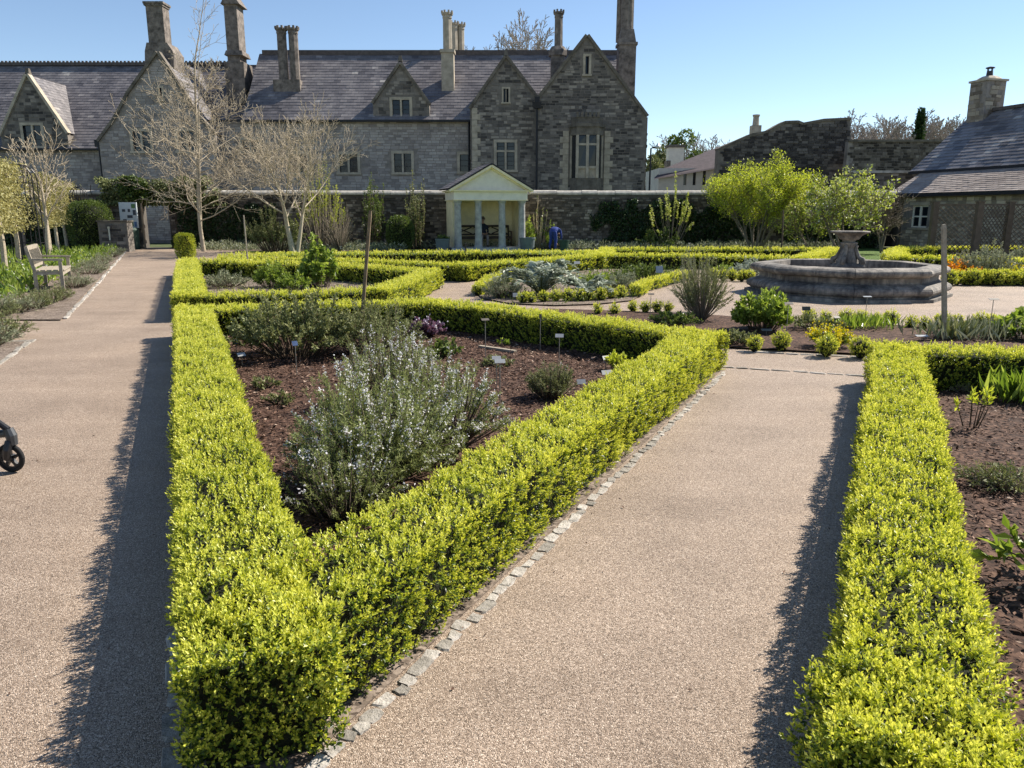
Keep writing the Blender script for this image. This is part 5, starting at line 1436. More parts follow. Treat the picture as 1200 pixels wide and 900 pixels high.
for px in range(1112, 1215, 9): box_ball(px, 334.5 + random.uniform(-.6, .6), .16 + random.uniform(-.02, .02), 'small box ball in the row edging the wallflower bed')
for px, py in ((836, 328), (847, 329), (858, 329), (869, 330), (878, 330)): box_ball(px, py, .12, 'small box ball in the row left of the fountain basin')
def low_hedge(l, label): hedge([V2(G(a, b)) for a, b in l], label, w=.24, h=.22, lai=1.5)
low_hedge([(560, 347), (572, 338), (596, 331)], 'dwarf box edging at the left end of the cardoon bed')
low_hedge([(744, 349), (756, 341), (778, 335), (806, 328)], 'dwarf box edging at the right end of the cardoon bed')

# ------------------------------------------------------------------ planting along the wall and by the gate
def clipped(name, label, px0, px1, pytop, Y, mat, n, L, sq=4.0, z0=0.0, depth=None):
    a, b_ = P(px0, 260, Y), P(px1, 260, Y); top = P(600, pytop, Y).z
    x = (a.x + b_.x) / 2; rx = (b_.x - a.x) / 2; ry = depth or rx; rz = (top - z0) / 2
    root = empty(name, (x, Y, z0), label, 'topiary')
    d = unit(RNG.normal(size=(n, 3)))
    k = (np.abs(d) ** sq).sum(1) ** (-1 / sq)
    p = d * k[:, None] * RNG.uniform(.88, 1.02, n)[:, None] * (1 + .05 * wob(d, 3.5, x))[:, None]
    pos = p * np.array([rx, ry, rz]) + np.array([x, Y, z0 + rz])
    mb = MB(); mb.lathe([(.05, z0), (rx * .8, z0 + rz * .4), (rx * .82, z0 + rz * 1.5), (rx * .5, z0 + rz * 1.8), (.05, z0 + rz * 1.86)], 10, (x, Y, 0)); mb.build('light_block_core', 'hedge_core', root)  # opaque filler added inside to stop light leaking through
    leaves('foliage', pos, d + RNG.normal(size=(n, 3)) * .6 + np.array([0, 0, .2]), RNG.uniform(.7, 1.3, n) * L, RNG.uniform(.4, .6, n) * L, np.clip(RNG.normal(.5, .2, n), 0, 1), mat, root)
clipped('topiary_block', 'clipped upright box block at the start of the hedge by the gate', 205, 224, 274, 28.5, 'box_leaf', 5200, .05, 5)
clipped('topiary_ball', 'rounded clipped green ball against the wall left of the pavilion', 453, 484, 253, 34.5, 'mid_leaf', 6500, .065, 2.6)
clipped('clipped_yew', 'large dome-clipped yew beside the stone plinth', 84, 127, 236, 33.5, 'mid_leaf', 9000, .07, 3.2)
def wall_shrub(name, label, px, Y, wpx, pytop, mat, n, L, W=.5, stems=60, py0=288, **kw):
    q = P(px, py0, Y); h = P(600, pytop, Y).z
    return shrub(name, label, (q.x, Y, 0.0), wpx / 900 * Y * .5, h, L, W, n, mat, stems, kw.pop('flare', .6), 'shrub', ry=.8, stem_r=kw.pop('stem_r', .014), **kw)
wall_shrub('evergreen_shrub', 'pinkish-green leafy shrub at the foot of the forked bare tree', 322, 33.0, 75, 246, 'sage_leaf', 5200, .10, .45, 90, t0=.3)
wall_shrub('evergreen_shrub', 'yellow-green shrub growing up behind the forked bare tree', 378, 34.4, 62, 188, 'lime_leaf', 4200, .07, .35, 90, t0=.45, stem_mat='bark_mid')
wall_shrub('bare_wall_shrub', 'brown leafless twiggy shrub against the garden wall', 398, 33.8, 52, 236, 'sage_leaf', 160, .06, .4, 130, flare=.9, stem_mat='bark_mid', stem_r=.012)
wall_shrub('columnar_shrub', 'narrow evergreen climbing the wall behind the topiary ball', 439, 35.6, 26, 218, 'mid_leaf', 2600, .10, .5, 40, flare=.3, t0=.1, seed_dome=.3)
wall_shrub('columnar_shrub', 'narrow grey-green evergreen just left of the pavilion', 488, 35.6, 24, 216, 'sage_leaf', 2300, .10, .5, 40, flare=.3, t0=.1, seed_dome=.3)
wall_shrub('wall_climber', 'pale twisted climber on the wall right of the pavilion', 632, 35.9, 34, 232, 'mid_leaf', 420, .09, .5, 16, flare=.7, stem_mat='bark_pale', stem_r=.03)
wall_shrub('leafy_wall_plant', 'bright green leafy plant close by the pavilion\'s right column', 619, 35.4, 22, 258, 'fresh_leaf', 900, .11, .5, 26)
wall_shrub('leafy_wall_plant', 'small green plant behind the bending gardener', 646, 35.6, 20, 262, 'fresh_leaf', 500, .10, .5, 20)
wall_shrub('sparse_shrub', 'sparse yellowish shrub trained on the ivy-dark wall', 785, 35.4, 56, 206, 'blossom_leaf', 1700, .09, .5, 26, flare=.7, t0=.5, stem_mat='bark_mid')
wall_shrub('evergreen_shrub', 'dark low evergreen under the sparse yellowish wall shrub', 770, 35.4, 52, 268, 'mid_leaf', 1800, .11, .5, 50)
def ivy(label, px0, px1, py0, py1, n, mat, L=.10, Y=YW, thick=.14, over=0.0):
    a, b_ = P(px0, 250, Y), P(px1, 250, Y); z0, z1 = P(600, py1, Y).z, P(600, py0, Y).z
    root = empty('ivy', ((a.x + b_.x) / 2, Y - .05, max(z0, 0)), label, 'climber')
    x = RNG.uniform(a.x, b_.x, n); z = RNG.uniform(z0, z1, n)
    f = np.stack([x, np.zeros(n), z], 1)
    u = (x - a.x) / (b_.x - a.x); w = (z - z0) / (z1 - z0)
    edge = np.minimum(np.minimum(u, 1 - u) * 6, np.minimum((1 - w) * 4, 1.2))
    k = (edge + .8 * wob(f, 1.3, px0) > .35)
    x, z = x[k], z[k]; n = len(x)
    dep = np.abs(RNG.normal(0, thick, n)) * (1 + .6 * wob(f[k], 2.2, 1.)) + .03
    y = Y - dep + (RNG.uniform(0, .6, n) * over)
    pos = np.stack([x, y, np.maximum(z, .02)], 1)
    d = np.stack([RNG.normal(0, .6, n), RNG.normal(-.5, .4, n), RNG.normal(-.45, .5, n)], 1)
    mb = MB()
    for s in range(14):
        xx = random.uniform(a.x, b_.x); zz = max(z0, 0); pl = []
        while zz < z1 - .1: pl.append((xx, Y - .04, zz)); xx += random.uniform(-.18, .18); zz += .3
        if len(pl) > 1: mb.tube(pl, .018, 4, cap=False)
    mb.build('stems', 'bark_dark', root, fix=False, kind='stuff')
    leaves('foliage', pos, d, RNG.uniform(.7, 1.3, n) * L, RNG.uniform(.6, .9, n) * L, np.clip(RNG.normal(.45, .22, n), 0, 1), mat, root)
ivy('dark ivy sheet covering the wall behind the lime-green shrub', 690, 900, 232, 292, 15000, 'dark_leaf')
ivy('dark ivy patch on the wall behind the blossom tree', 905, 1038, 238, 292, 8000, 'dark_leaf')
ivy('yellowish ivy fringe hanging over the wall top above the gate', 104, 268, 206, 240, 15000, 'sage_leaf', .12, Y=YW - .1, thick=.2, over=1.0)
ivy('green ivy tuft crowning the wall above the wooden gate', 144, 180, 206, 234, 4200, 'mid_leaf', .12, Y=YW - .3)
ivy('dark ivy on the wall between the gate and the forked bare tree', 200, 330, 236, 290, 7000, 'dark_leaf')
ivy('dark ivy on the wall behind the pleached limes', -60, 130, 236, 292, 9000, 'dark_leaf')
# ground cover along the foot of the walls and in the left bed: nobody could count it
def ground_cover(name, label, poly, n, L, mat, h=.22, flowers=0, fmat='white_flower', W=.3):
    xs = [p[0] for p in poly]; ys = [p[1] for p in poly]
    x = RNG.uniform(min(xs), max(xs), n * 5); y = RNG.uniform(min(ys), max(ys), n * 5)
    f = np.stack([x, y, np.zeros_like(x)], 1)
    k = in_poly(x, y, poly) & (wob(f, 1.4, 1.) + RNG.normal(0, .35, len(x)) > -.45); x, y = x[k][:n], y[k][:n]; m = len(x)
    hh = h * (1 + .6 * wob(np.stack([x, y, np.zeros(m)], 1), 1.1, 3.))
    pos = np.stack([x, y, np.maximum(RNG.uniform(0, 1, m) ** 1.5 * hh, .01)], 1)
    d = RNG.normal(size=(m, 3)) * .5 + np.array([0, 0, .8])
    o = leaves(name, pos, d, RNG.uniform(.6, 1.3, m) * L, L * W, np.clip(RNG.normal(.5, .22, m), 0, 1), mat, None)
    tag(o, label, 'ground cover', kind='stuff')
    if flowers:
        s = RNG.choice(m, flowers); fp = pos[s] + np.array([0, 0, .06]); 
        leaves('flowers', fp, RNG.normal(size=(flowers, 3)), .06, .05, np.clip(RNG.normal(.5, .2, flowers), 0, 1), fmat, o)
ground_cover('ground_cover', 'mixed low green planting at the foot of the garden wall', BED_W, 16000, .13, 'grey_leaf', .26, 900)
ground_cover('ground_cover', 'fresh green bulb leaves filling the bed below the pleached limes', [g2(*q) for q in ((-80, 372), (20, 352), (90, 318), (142, 297), (40, 297), (-300, 322))], 15000, .16, 'fresh_leaf', .26, 500)
ground_cover('ground_cover', 'sparse weeds and herbs in the far hedge beds', [(p.x, p.y) for p in HD], 3500, .08, 'mid_leaf', .12)
ground_cover('ground_cover', 'low herbs and seedlings in the hedge ring by the gate path', [(p.x, p.y) for p in HB[:-1]], 2600, .06, 'sage_leaf', .10)
ground_cover('ground_cover', 'low herbs between the cardoons of the island bed', BED_I, 3200, .07, 'mid_leaf', .16)
ground_cover('ground_cover', 'low herbs in the hedge loop behind the fountain', [(p.x, p.y) for p in HE[:-1]], 3000, .08, 'mid_leaf', .14)
for px, py, r in ((14, 368, .5), (38, 362, .48), (62, 354, .42), (-14, 374, .5), (4, 397, .4), (-20, 408, .45), (88, 338, .45), (103, 322, .6), (112, 315, .5), (119, 309, .55), (126, 302, .6), (133, 298, .6)):
    v = G(px, py); shrub('lavender', 'grey-green lavender tuft in the row edging the gate path', (v.x, v.y, .02), r, .30, .055, .16, 1900, 'grey_leaf' if px > 80 or random.random() < .3 else 'sage_leaf', 80, .6, group='lavender edging along the left border')

# ================================================================== fountain
FC = Vector(((P(992, 330, 15.9).x), 15.95, 0))
fo = empty('stone_fountain', FC, 'octagonal weathered stone fountain basin with carved pedestal and bowl', 'fountain', rz=R(4))
FR = 1.9
prof_out = [(.985, 0.0), (.985, .085), (.99, .10), (1.02, .125), (1.035, .165), (1.035, .205), (1.02, .245), (.985, .28), (.94, .305), (.905, .325), (.90, .34), (.90, .425), (.925, .435), (.955, .445), (.985, .465), (1.0, .495), (1.005, .53), (.995, .565), (.97, .595), (.93, .612), (.82, .618), (.795, .605), (.79, .52), (.79, .25)]
NS = 8
for k in range(NS):
    for half in (0, 1):
        a0 = math.pi / 8 + (k) * 2 * math.pi / NS; a1 = a0 + 2 * math.pi / NS
        c0, c1 = Vector((math.cos(a0), math.sin(a0))), Vector((math.cos(a1), math.sin(a1)))
        e0, e1 = (c0, (c0 + c1) / 2) if half == 0 else ((c0 + c1) / 2, c1)
        d = (e1 - e0).normalized() * .0035
        mb = MB(); vs = []
        for r, z in prof_out:
            for e, s in ((e0, 1), (e1, -1)):
                q = (e * (FR * r)) + d * s; vs.append((q.x, q.y, z))
        n = len(prof_out)
        fs = [(2 * i, 2 * i + 1, 2 * i + 3, 2 * i + 2) for i in range(n - 1)]
        mb.add(vs, fs, random.uniform(.3, .7)); 
        mb.add([vs[2 * i] for i in range(n)], [tuple(range(n))]); mb.add([vs[2 * i + 1] for i in range(n)], [tuple(range(n))])
        ob = mb.build('rim_stone', 'fountain_stone', fo, world_space=False)
mb = MB(); mb.lathe([(FR * 1.05, 0.0), (FR * 1.05, .06)], 8, (0, 0, 0), math.pi / 8); mb.build('plinth', 'fountain_stone', fo, world_space=False)
mb = MB(); mb.lathe([(FR * .80, .06), (FR * .80, .30)], 8, (0, 0, 0), math.pi / 8); mb.build('basin_floor', 'soil', fo, world_space=False)
# pedestal: square foot, tapering scrolled shaft, neck
ped = MB()
def sq(prof, n=4, ph=math.pi / 4): ped.lathe(prof, n, (0, 0, 0), ph)
sq([(.37, .3), (.37, .56), (.33, .60), (.31, .62)])
ped.lathe([(.22, .60), (.20, .70), (.12, .92), (.16, 1.0), (.17, 1.03), (.11, 1.05), (.14, 1.09)], 8, (0, 0, 0), math.pi / 8)
pd = ped.build('pedestal', 'fountain_stone', fo, world_space=False)
for k in range(4):
    a = math.pi / 4 * 2 * k + math.pi / 4
    s = MB(); cx, sx = math.cos(a), math.sin(a)
    line = [(.25, .60), (.30, .64), (.29, .70), (.22, .74), (.18, .82), (.14, .92), (.16, .96), (.13, .99)]
    s.tube([(cx * r, sx * r, z) for r, z in line], [.04, .06, .06, .045, .04, .035, .035, .02], 7); s.build('scroll', 'fountain_stone', pd, world_space=False, smooth=True)
mb = MB(); mb.lathe([(.10, 1.08), (.18, 1.10), (.20, 1.13), (.23, 1.17), (.32, 1.215), (.375, 1.235), (.38, 1.255), (.37, 1.265), (.33, 1.26), (.2, 1.22)], 24, (0, 0, 0)); mb.build('bowl', 'fountain_stone', fo, world_space=False, smooth=True)

# ================================================================== pavilion
PV = Vector((P(569.5, 292, 35.0).x, 35.0, 0)); PT = R(15)
pv = empty('garden_pavilion', PV, 'small white classical garden pavilion with four columns and a pediment', 'pavilion', rz=PT)
PWd, PD = 3.25, 2.1; y0 = -PD / 2
zf, zc, ze, za = .12, P(600, 235, 34).z, P(600, 224.5, 34).z, P(600, 194.5, 34).z
def loc(mb, name, mat, par=None, **k): return mb.build(name, mat, par or pv, world_space=False, **k)
mb = MB(); mb.box((0, .0, zf / 2 - .02), (PWd + .3, PD + .3, zf + .04)); loc(mb, 'floor', 'column_stone')
mb = MB(); mb.box((0, PD / 2 - .06, (zf + zc) / 2), (PWd - .3, .12, zc - zf)); loc(mb, 'back_wall', 'cream_paint')
for sg in (-1, 1):
    mb = MB(); mb.box((sg * (PWd / 2 - .10), .22, (zf + zc) / 2), (.14, PD - .58, zc - zf)); loc(mb, 'side_wall', 'cream_paint')
for x in (-1.43, -.53, .53, 1.43):
    mb = MB(); mb.lathe([(.19, zf), (.19, zf + .07), (.165, zf + .1), (.155, zf + .5), (.15, 1.3), (.138, zc - .16), (.15, zc - .14), (.15, zc - .11), (.18, zc - .07), (.19, zc)], 16, (x, y0 + .2, 0)); 
    loc(mb, 'column', 'column_stone', smooth=False)
mb = MB(); mb.box((0, 0, (zc + ze) / 2), (PWd, PD, ze - zc - .004)); loc(mb, 'entablature', 'white_paint')
mb = MB(); mb.box((0, 0, ze + .03), (PWd + .24, PD + .24, .06)); mb.box((0, 0, zc + .02), (PWd + .05, PD + .05, .04)); loc(mb, 'cornice', 'cream_paint')
mb = MB(); mb.prism([(-PWd / 2, y0 + .05, ze + .06), (PWd / 2, y0 + .05, ze + .06), (0, y0 + .05, za - .1)], (0, .1, 0)); loc(mb, 'pediment', 'white_paint')
mb = MB(); mb.prism([(-PWd / 2, PD / 2 - .15, ze + .06), (PWd / 2, PD / 2 - .15, ze + .06), (0, PD / 2 - .15, za - .1)], (0, .1, 0)); loc(mb, 'rear_gable', 'white_paint')
for sg in (-1, 1):
    e, a_ = Vector((sg * (PWd / 2 + .22), 0, ze + .02)), Vector((0, 0, za))
    dv = (a_ - e).normalized()
    mb = MB(); mb.beam(e + Vector((0, y0 - .1, .0)), a_ + Vector((0, y0 - .1, 0)), .09, .16, up=(0, 1, 0)); mb.beam(e + Vector((0, y0 - .0, -.08)) + dv * .1, a_ + Vector((0, y0 - .0, -.09)), .07, .1, up=(0, 1, 0)); loc(mb, 'raking_cornice', 'cream_paint')
    o_ = e + Vector((0, y0 - .18, .055)); q = [o_, o_ + Vector((0, PD + .36, 0)), Vector((0, PD / 2 + .18, za + .07)), Vector((0, y0 - .18, za + .07))]
    nrm = Vector((0, 1, 0)).cross(dv); nrm = nrm if nrm.z > 0 else -nrm
    mb = MB(); mb.prism(q, nrm * .05); rr = loc(mb, 'roof', 'slate_under')
    # lapped slates in the pavilion's own frame
    u_, v_ = Vector((0, 1, 0)), dv; L_ = (a_ - e).length; rows = int(L_ / .2); sm_ = MB()
    for j in range(rows):
        for i in range(9):
            a0 = i * (PD + .36) / 8.5 - (j % 2) * .13; a1 = a0 + (PD + .36) / 8.5 - .01
            a0, a1 = max(a0, 0), min(a1, PD + .36)
            if a1 - a0 < .03: continue
            b0, b1 = j * .2, min(j * .2 + .26, L_)
            P0 = [o_ + u_ * a + v_ * b + nrm * (.05 + h) for a, b, h in ((a0, b0, .02), (a1, b0, .02), (a1, b1, .004), (a0, b1, .004))]
            sm_.add(P0, [(0, 1, 2, 3)], random.gauss(.45, .2))
    sm_.build('slates', 'slate', rr, kind='stuff', world_space=False)
# bench inside the pavilion
def bench(name, label, loc_, rz, W, mat, cat='bench', hgt=.92, slat=True):
    b = empty(name, loc_, label, cat, rz=rz); L = lambda m, n, par=None: m.build(n, mat, par or b, world_space=False)
    for x in (-W / 2, W / 2):
        m = MB(); m.beam((x, -.22, 0), (x, -.22, .62), .065, .065); L(m, 'leg')
        m = MB(); m.beam((x, .26, 0), (x, .26, .44), .065, .065); m.beam((x, .26, .44), (x, .36, hgt), .065, .06); L(m, 'leg')
        m = MB(); m.beam((x, -.28, .645), (x, .31, .665), .07, .04); L(m, 'armrest')
        m = MB(); m.beam((x, -.19, .38), (x, .23, .38), .04, .07); L(m, 'seat_rail')
    m = MB(); m.beam((-W / 2 + .035, -.225, .37), (W / 2 - .035, -.225, .37), .09, .04, up=(0, 1, 0)); L(m, 'front_rail')
    for k in range(5):
        m = MB(); y = -.23 + k * .115; m.box((0, y, .43), (W - .07, .09, .024)); L(m, 'seat_slat')
    m = MB(); m.beam((-W / 2 + .034, .355, hgt - .03), (W / 2 - .034, .355, hgt - .03), .09, .05, up=(0, 1, 0)); L(m, 'top_rail')
    m = MB(); m.beam((-W / 2 + .034, .285, .52), (W / 2 - .034, .285, .52), .06, .04, up=(0, 1, 0)); L(m, 'lower_rail')
    if slat:
        nb = int(W / .12)
        for k in range(nb):
            x = -W / 2 + W * (k + .5) / nb
            m = MB(); m.beam((x, .29, .55), (x, .345, hgt - .07), .06, .018, up=(1, 0, 0)); L(m, 'back_slat')
    else:
        for k in range(3):
            x0, x1 = -W / 2 + W * k / 3 + .05, -W / 2 + W * (k + 1) / 3 - .05
            m = MB(); m.beam((x0, .29, .55), (x1, .345, hgt - .08), .045, .02, up=(0, 1, 0)); L(m, 'back_cross')
            m = MB(); m.beam((x1, .312, .55), (x0, .367, hgt - .08), .045, .02, up=(0, 1, 0)); L(m, 'back_cross')
    return b
rotp = Matrix.Rotation(PT, 3, 'Z')
bq = PV + rotp @ Vector((-.02, .42, zf))
bench('wooden_bench', 'dark wooden cross-backed bench inside the white pavilion', bq, PT, 2.5, 'dark_wood', slat=False)
b0, b1 = G(43, 339), G(78, 346)
bc = (G(60, 341.5) + G(71, 336.5)) / 2
bench('wooden_bench', 'weathered oak garden bench facing the gate path below the pleached limes', (bc.x, bc.y, .022), R(114), 1.45, 'weathered_oak')
# planters
def tub(label, px, py, Y, r, h, mat, sq_=False):
    q = P(px, py, Y); o = empty('planter', (q.x, Y, 0), label, 'planter', 'planters around the pavilion')
    mb = MB(); n = 4 if sq_ else 18; ph = math.pi / 4 if sq_ else 0; k = 1.3 if sq_ else 1
    mb.lathe([(r * .85 * k, 0), (r * k, h * .9), (r * 1.06 * k, h * .9), (r * 1.06 * k, h), (r * .95 * k, h), (r * .92 * k, h - .05)], n, (q.x, Y, 0), ph); mb.build('pot', mat, o)
    mb = MB(); mb.lathe([(.01, h - .07), (r * .9, h - .06)], 12, (q.x, Y, 0)); mb.build('soil', 'soil', o)
    return o, (q.x, Y, h - .05)
o1, p1 = tub('square blue-grey planter by the pavilion\'s left column', 519, 291, 33.6, .31, .52, 'planter_grey', True)
o2, p2 = tub('round blue-grey planter by the pavilion\'s right column', 618, 291, 34.2, .34, .55, 'planter_grey')
o3, p3 = tub('dark green tub next to the bending gardener', 661, 291, 34.0, .21, .45, 'planter_green')
shrub('potted_plant', 'low leafy plant in the square planter', p1, .3, .18, .08, .5, 420, 'mid_leaf', 24, .5)

# ================================================================== people
def person(label, loc_, rz, bones, mats, heads):
    """one continuous body grown over a posed skeleton; each joint: (parent, xyz, radius, material)"""
    me = bpy.data.meshes.new('body'); vs = [b[1] for b in bones]; es = [(b[0], i) for i, b in enumerate(bones) if b[0] is not None]
    me.from_pydata(vs, es, []); ob = bpy.data.objects.new('body_tmp', me); COL.objects.link(ob)
    md = ob.modifiers.new('skin', 'SKIN'); md.use_smooth_shade = True
    for i, b in enumerate(bones):
        sv = me.skin_vertices[0].data[i]; r = b[2]; sv.radius = (r, r) if not hasattr(r, '__len__') else r; sv.use_root = (i == 0)
    sb = ob.modifiers.new('sub', 'SUBSURF'); sb.levels = sb.render_levels = 2
    dg = bpy.context.evaluated_depsgraph_get(); m2 = bpy.data.meshes.new_from_object(ob.evaluated_get(dg))
    bpy.data.objects.remove(ob)
    names = list(dict.fromkeys(b[3] for b in bones)); m2.materials.clear()
    for n in names: m2.materials.append(MATS[n])
    # colour each face by the nearest bone
    segs = []
    for i, b in enumerate(bones):
        p = Vector(bones[b[0]][1]) if b[0] is not None else Vector(b[1]); segs.append((p, Vector(b[1]), names.index(b[3])))
    for f in m2.polygons:
        c = f.center; best = (9, 0)
        for p, q, k in segs:
            d = q - p; t = max(0, min(1, (c - p).dot(d) / max(d.length_squared, 1e-9))); dd = (p + d * t - c).length
            if dd < best[0]: best = (dd, k)
        f.material_index = best[1]; f.use_smooth = True
    root = empty('person', loc_, label, 'person', rz=rz)
    bo = link('body', m2, None, root, False)
    hc, hr, fwd = heads
    hm = MB(); hm.lathe([(.02, hr * 1.08), (hr * .6, hr * .92), (hr * .98, hr * .45), (hr * 1.02, 0.0), (hr * .85, -hr * .35)], 12, (0, 0, 0))
    h = hm.build('hair', 'hair', root, world_space=False, smooth=True); h.location = Vector(hc) - Vector(fwd) * .022 + Vector((0, 0, .012))
    fm = MB(); f = Vector(fwd).normalized(); s = Vector((0, 0, 1)).cross(f).normalized(); u = f.cross(s)
    n0 = Vector(hc) + f * hr * .95
    fm.prism([n0 - u * hr * .25 - s * .012, n0 - u * hr * .25 + s * .012, n0 + u * hr * .1], f * .02); fm.build('nose', 'skin', root, world_space=False)
    for sg in (-1, 1):
        e = MB(); q = Vector(hc) + f * hr * .86 + s * sg * hr * .38 + u * hr * .12; e.lathe([(.002, -.008), (.012, 0), (.002, .008)], 6, q); e.build('eye', 'photo_dark', root, world_space=False)
        e = MB(); q = Vector(hc) + s * sg * hr * .98; e.lathe([(.004, -.03), (.018, -.01), (.02, .02), (.004, .035)], 6, q); e.build('ear', 'skin', root, world_space=False)
    m = MB(); q = Vector(hc) + f * hr * .9 - u * hr * .5; m.beam(q - s * .025, q + s * .025, .012, .01); m.build('mouth', 'ridge_tile', root, world_space=False)
    return root
def hand_bones(bones, wrist, base, dirv, side, mat='skin'):
    """palm and five fingers continuing from the wrist joint"""
    d = Vector(dirv).normalized(); s = Vector(side).normalized(); w = Vector(base); dn = d.cross(s)
    pi = len(bones); bones.append((wrist, tuple(w + d * .06), .028, mat))
    for k, (o, L) in enumerate(((-.028, .055), (-.010, .07), (.010, .067), (.028, .05))):
        b = w + d * .10 + s * o; i = len(bones); bones.append((pi, tuple(b), .010, mat)); bones.append((i, tuple(b + d * L * .6 + dn * .015), .009, mat)); bones.append((i + 1, tuple(b + d * L * .9 + dn * .04), .008, mat))
    b = w + d * .05 - s * .05; i = len(bones); bones.append((pi, tuple(b), .011, mat)); bones.append((i, tuple(b + d * .03 - s * .012 + dn * .02), .009, mat))
# seated figure on the pavilion bench (faces -Y in its own frame)
S = [(None, (0, .02, .52), .15, 'pale_cloth'), (0, (0, .04, .72), .14, 'navy_cloth'), (1, (0, .02, .93), (.17, .12), 'navy_cloth'), (2, (0, -.01, 1.06), .065, 'navy_cloth'), (3, (0, -.04, 1.12), .052, 'skin'), (4, (0, -.07, 1.20), .085, 'skin'), (5, (0, -.075, 1.27), .078, 'skin')]
for sg in (-1, 1):
    i = len(S); S += [(0, (sg * .10, -.05, .50), .095, 'pale_cloth'), (i, (sg * .13, -.44, .50), .07, 'pale_cloth'), (i + 1, (sg * .13, -.42, .26), .056, 'pale_cloth'), (i + 2, (sg * .13, -.40, .08), .042, 'pale_cloth'), (i + 3, (sg * .13, -.46, .035), .036, 'shoe'), (i + 4, (sg * .135, -.56, .028), .03, 'shoe')]
    i = len(S); S += [(2, (sg * .19, .01, .92), .062, 'navy_cloth'), (i, (sg * .24, -.06, .70), .050, 'navy_cloth'), (i + 1, (sg * .13, -.27, .62), .040, 'navy_cloth'), (i + 2, (sg * .09, -.32, .61), .028, 'skin')]
    hand_bones(S, i + 3, (sg * .09, -.32, .61), (-sg * .5, -.8, -.15), (sg * .8, -.5, 0))
sp = PV + rotp @ Vector((-.08, .30, zf - .03))
person('person in dark jacket and pale trousers seated on the pavilion bench', sp, PT, S, None, ((0, -.08, 1.235), .098, (0, -1, -.15)))
# gardener in blue bending forward over the border
B = [(None, (0, .0, .84), .15, 'blue_cloth'), (0, (.16, 0, .93), .145, 'blue_cloth'), (1, (.36, 0, .86), (.17, .13), 'blue_cloth'), (2, (.47, 0, .74), .06, 'blue_cloth'), (3, (.52, 0, .68), .052, 'skin'), (4, (.575, 0, .62), .085, 'skin'), (5, (.61, 0, .57), .075, 'skin')]
for sg in (-1, 1):
    i = len(B); B += [(0, (-.02, sg * .10, .78), .10, 'blue_cloth'), (i, (.03, sg * .12, .46), .075, 'blue_cloth'), (i + 1, (-.04, sg * .13, .22), .06, 'blue_cloth'), (i + 2, (-.06, sg * .13, .08), .045, 'blue_cloth'), (i + 3, (-.01, sg * .13, .035), .036, 'shoe'), (i + 4, (.10, sg * .13, .028), .03, 'shoe')]
    i = len(B); B += [(2, (.36, sg * .19, .80), .062, 'blue_cloth'), (i, (.42, sg * .21, .56), .048, 'blue_cloth'), (i + 1, (.52, sg * .14, .36), .038, 'blue_cloth'), (i + 2, (.55, sg * .12, .30), .028, 'skin')]
    hand_bones(B, i + 3, (.55, sg * .12, .30), (.35, -sg * .3, -.85), (.3, sg * .9, 0))
bp_ = P(648, 292, 34.4)
person('gardener in blue overalls bending over the border right of the pavilion', (bp_.x, 34.4, 0), R(62), B, None, ((.59, 0, .60), .098, (.75, 0, -.65)))

# ================================================================== posts and plant labels
def post(name, label, px0, py0, px1, py1, Y, r, mat, sq_=True, n=6):
    a, b = P(px0, py0, Y), P(px1, py1, Y)
    a = Vector((a.x, Y, -.05)); o = empty(name, (a.x, Y, 0), label, 'post')
    mb = MB(); k = [a.lerp(Vector((b.x, Y, b.z)), t) for t in (0, .3, .6, .97, 1)]
    mb.tube(k, [r, r * .97, r * .95, r * .93, r * .7], 4 if sq_ else n); mb.build('stake', mat, o); return o
Yp = G(423, 405).y
post('wooden_stake', 'leaning dark wooden stake among the shrubs of the wedge bed', 421, 402, 434, 247, Yp, .028, 'post_wood')
post('wooden_post', 'upright grey wooden post in the bed before the fountain', 1107.5, 398, 1106, 263, G(1107, 399).y, .036, 'weathered_oak')
post('thin_stake', 'thin grey stake rising from the hedge ring by the gate path', 291, 312, 285.5, 252, G(291, 322).y, .022, 'weathered_oak', False)
post('thin_stake', 'thin dark stake below the lime-green shrub behind the long hedge', 916, 299, 918, 246, 27.5, .03, 'dark_wood', False)
post('iron_stake', 'short dark stake with curved tip in front of the pavilion', 547, 304, 545.5, 285, 24.5, .025, 'black_metal', False)
def plant_label(px, py_plate, py_base, label, w=.085, hgt=.05, face='label_metal', tilt=40, turn=0.0, lean=0.0, thin=.0045):
    b = G(px, py_base, .03); z = P(px, py_plate, b.y).z
    z = max(z, .07)
    o = empty('plant_label', (b.x, b.y, .03), label, 'plant label', 'metal plant labels in the beds')
    top = Vector((b.x + lean, b.y, z))
    mb = MB(); mb.tube([(b.x, b.y, .0), top], thin, 6); mb.build('stake', 'label_stake', o)
    rot = Euler((R(tilt), 0, turn)).to_matrix()
    mb = MB(); mb.box(top + Vector((0, -.004, .006)), (w, hgt, .004), rot); mb.build('plate', face, o)
    return o
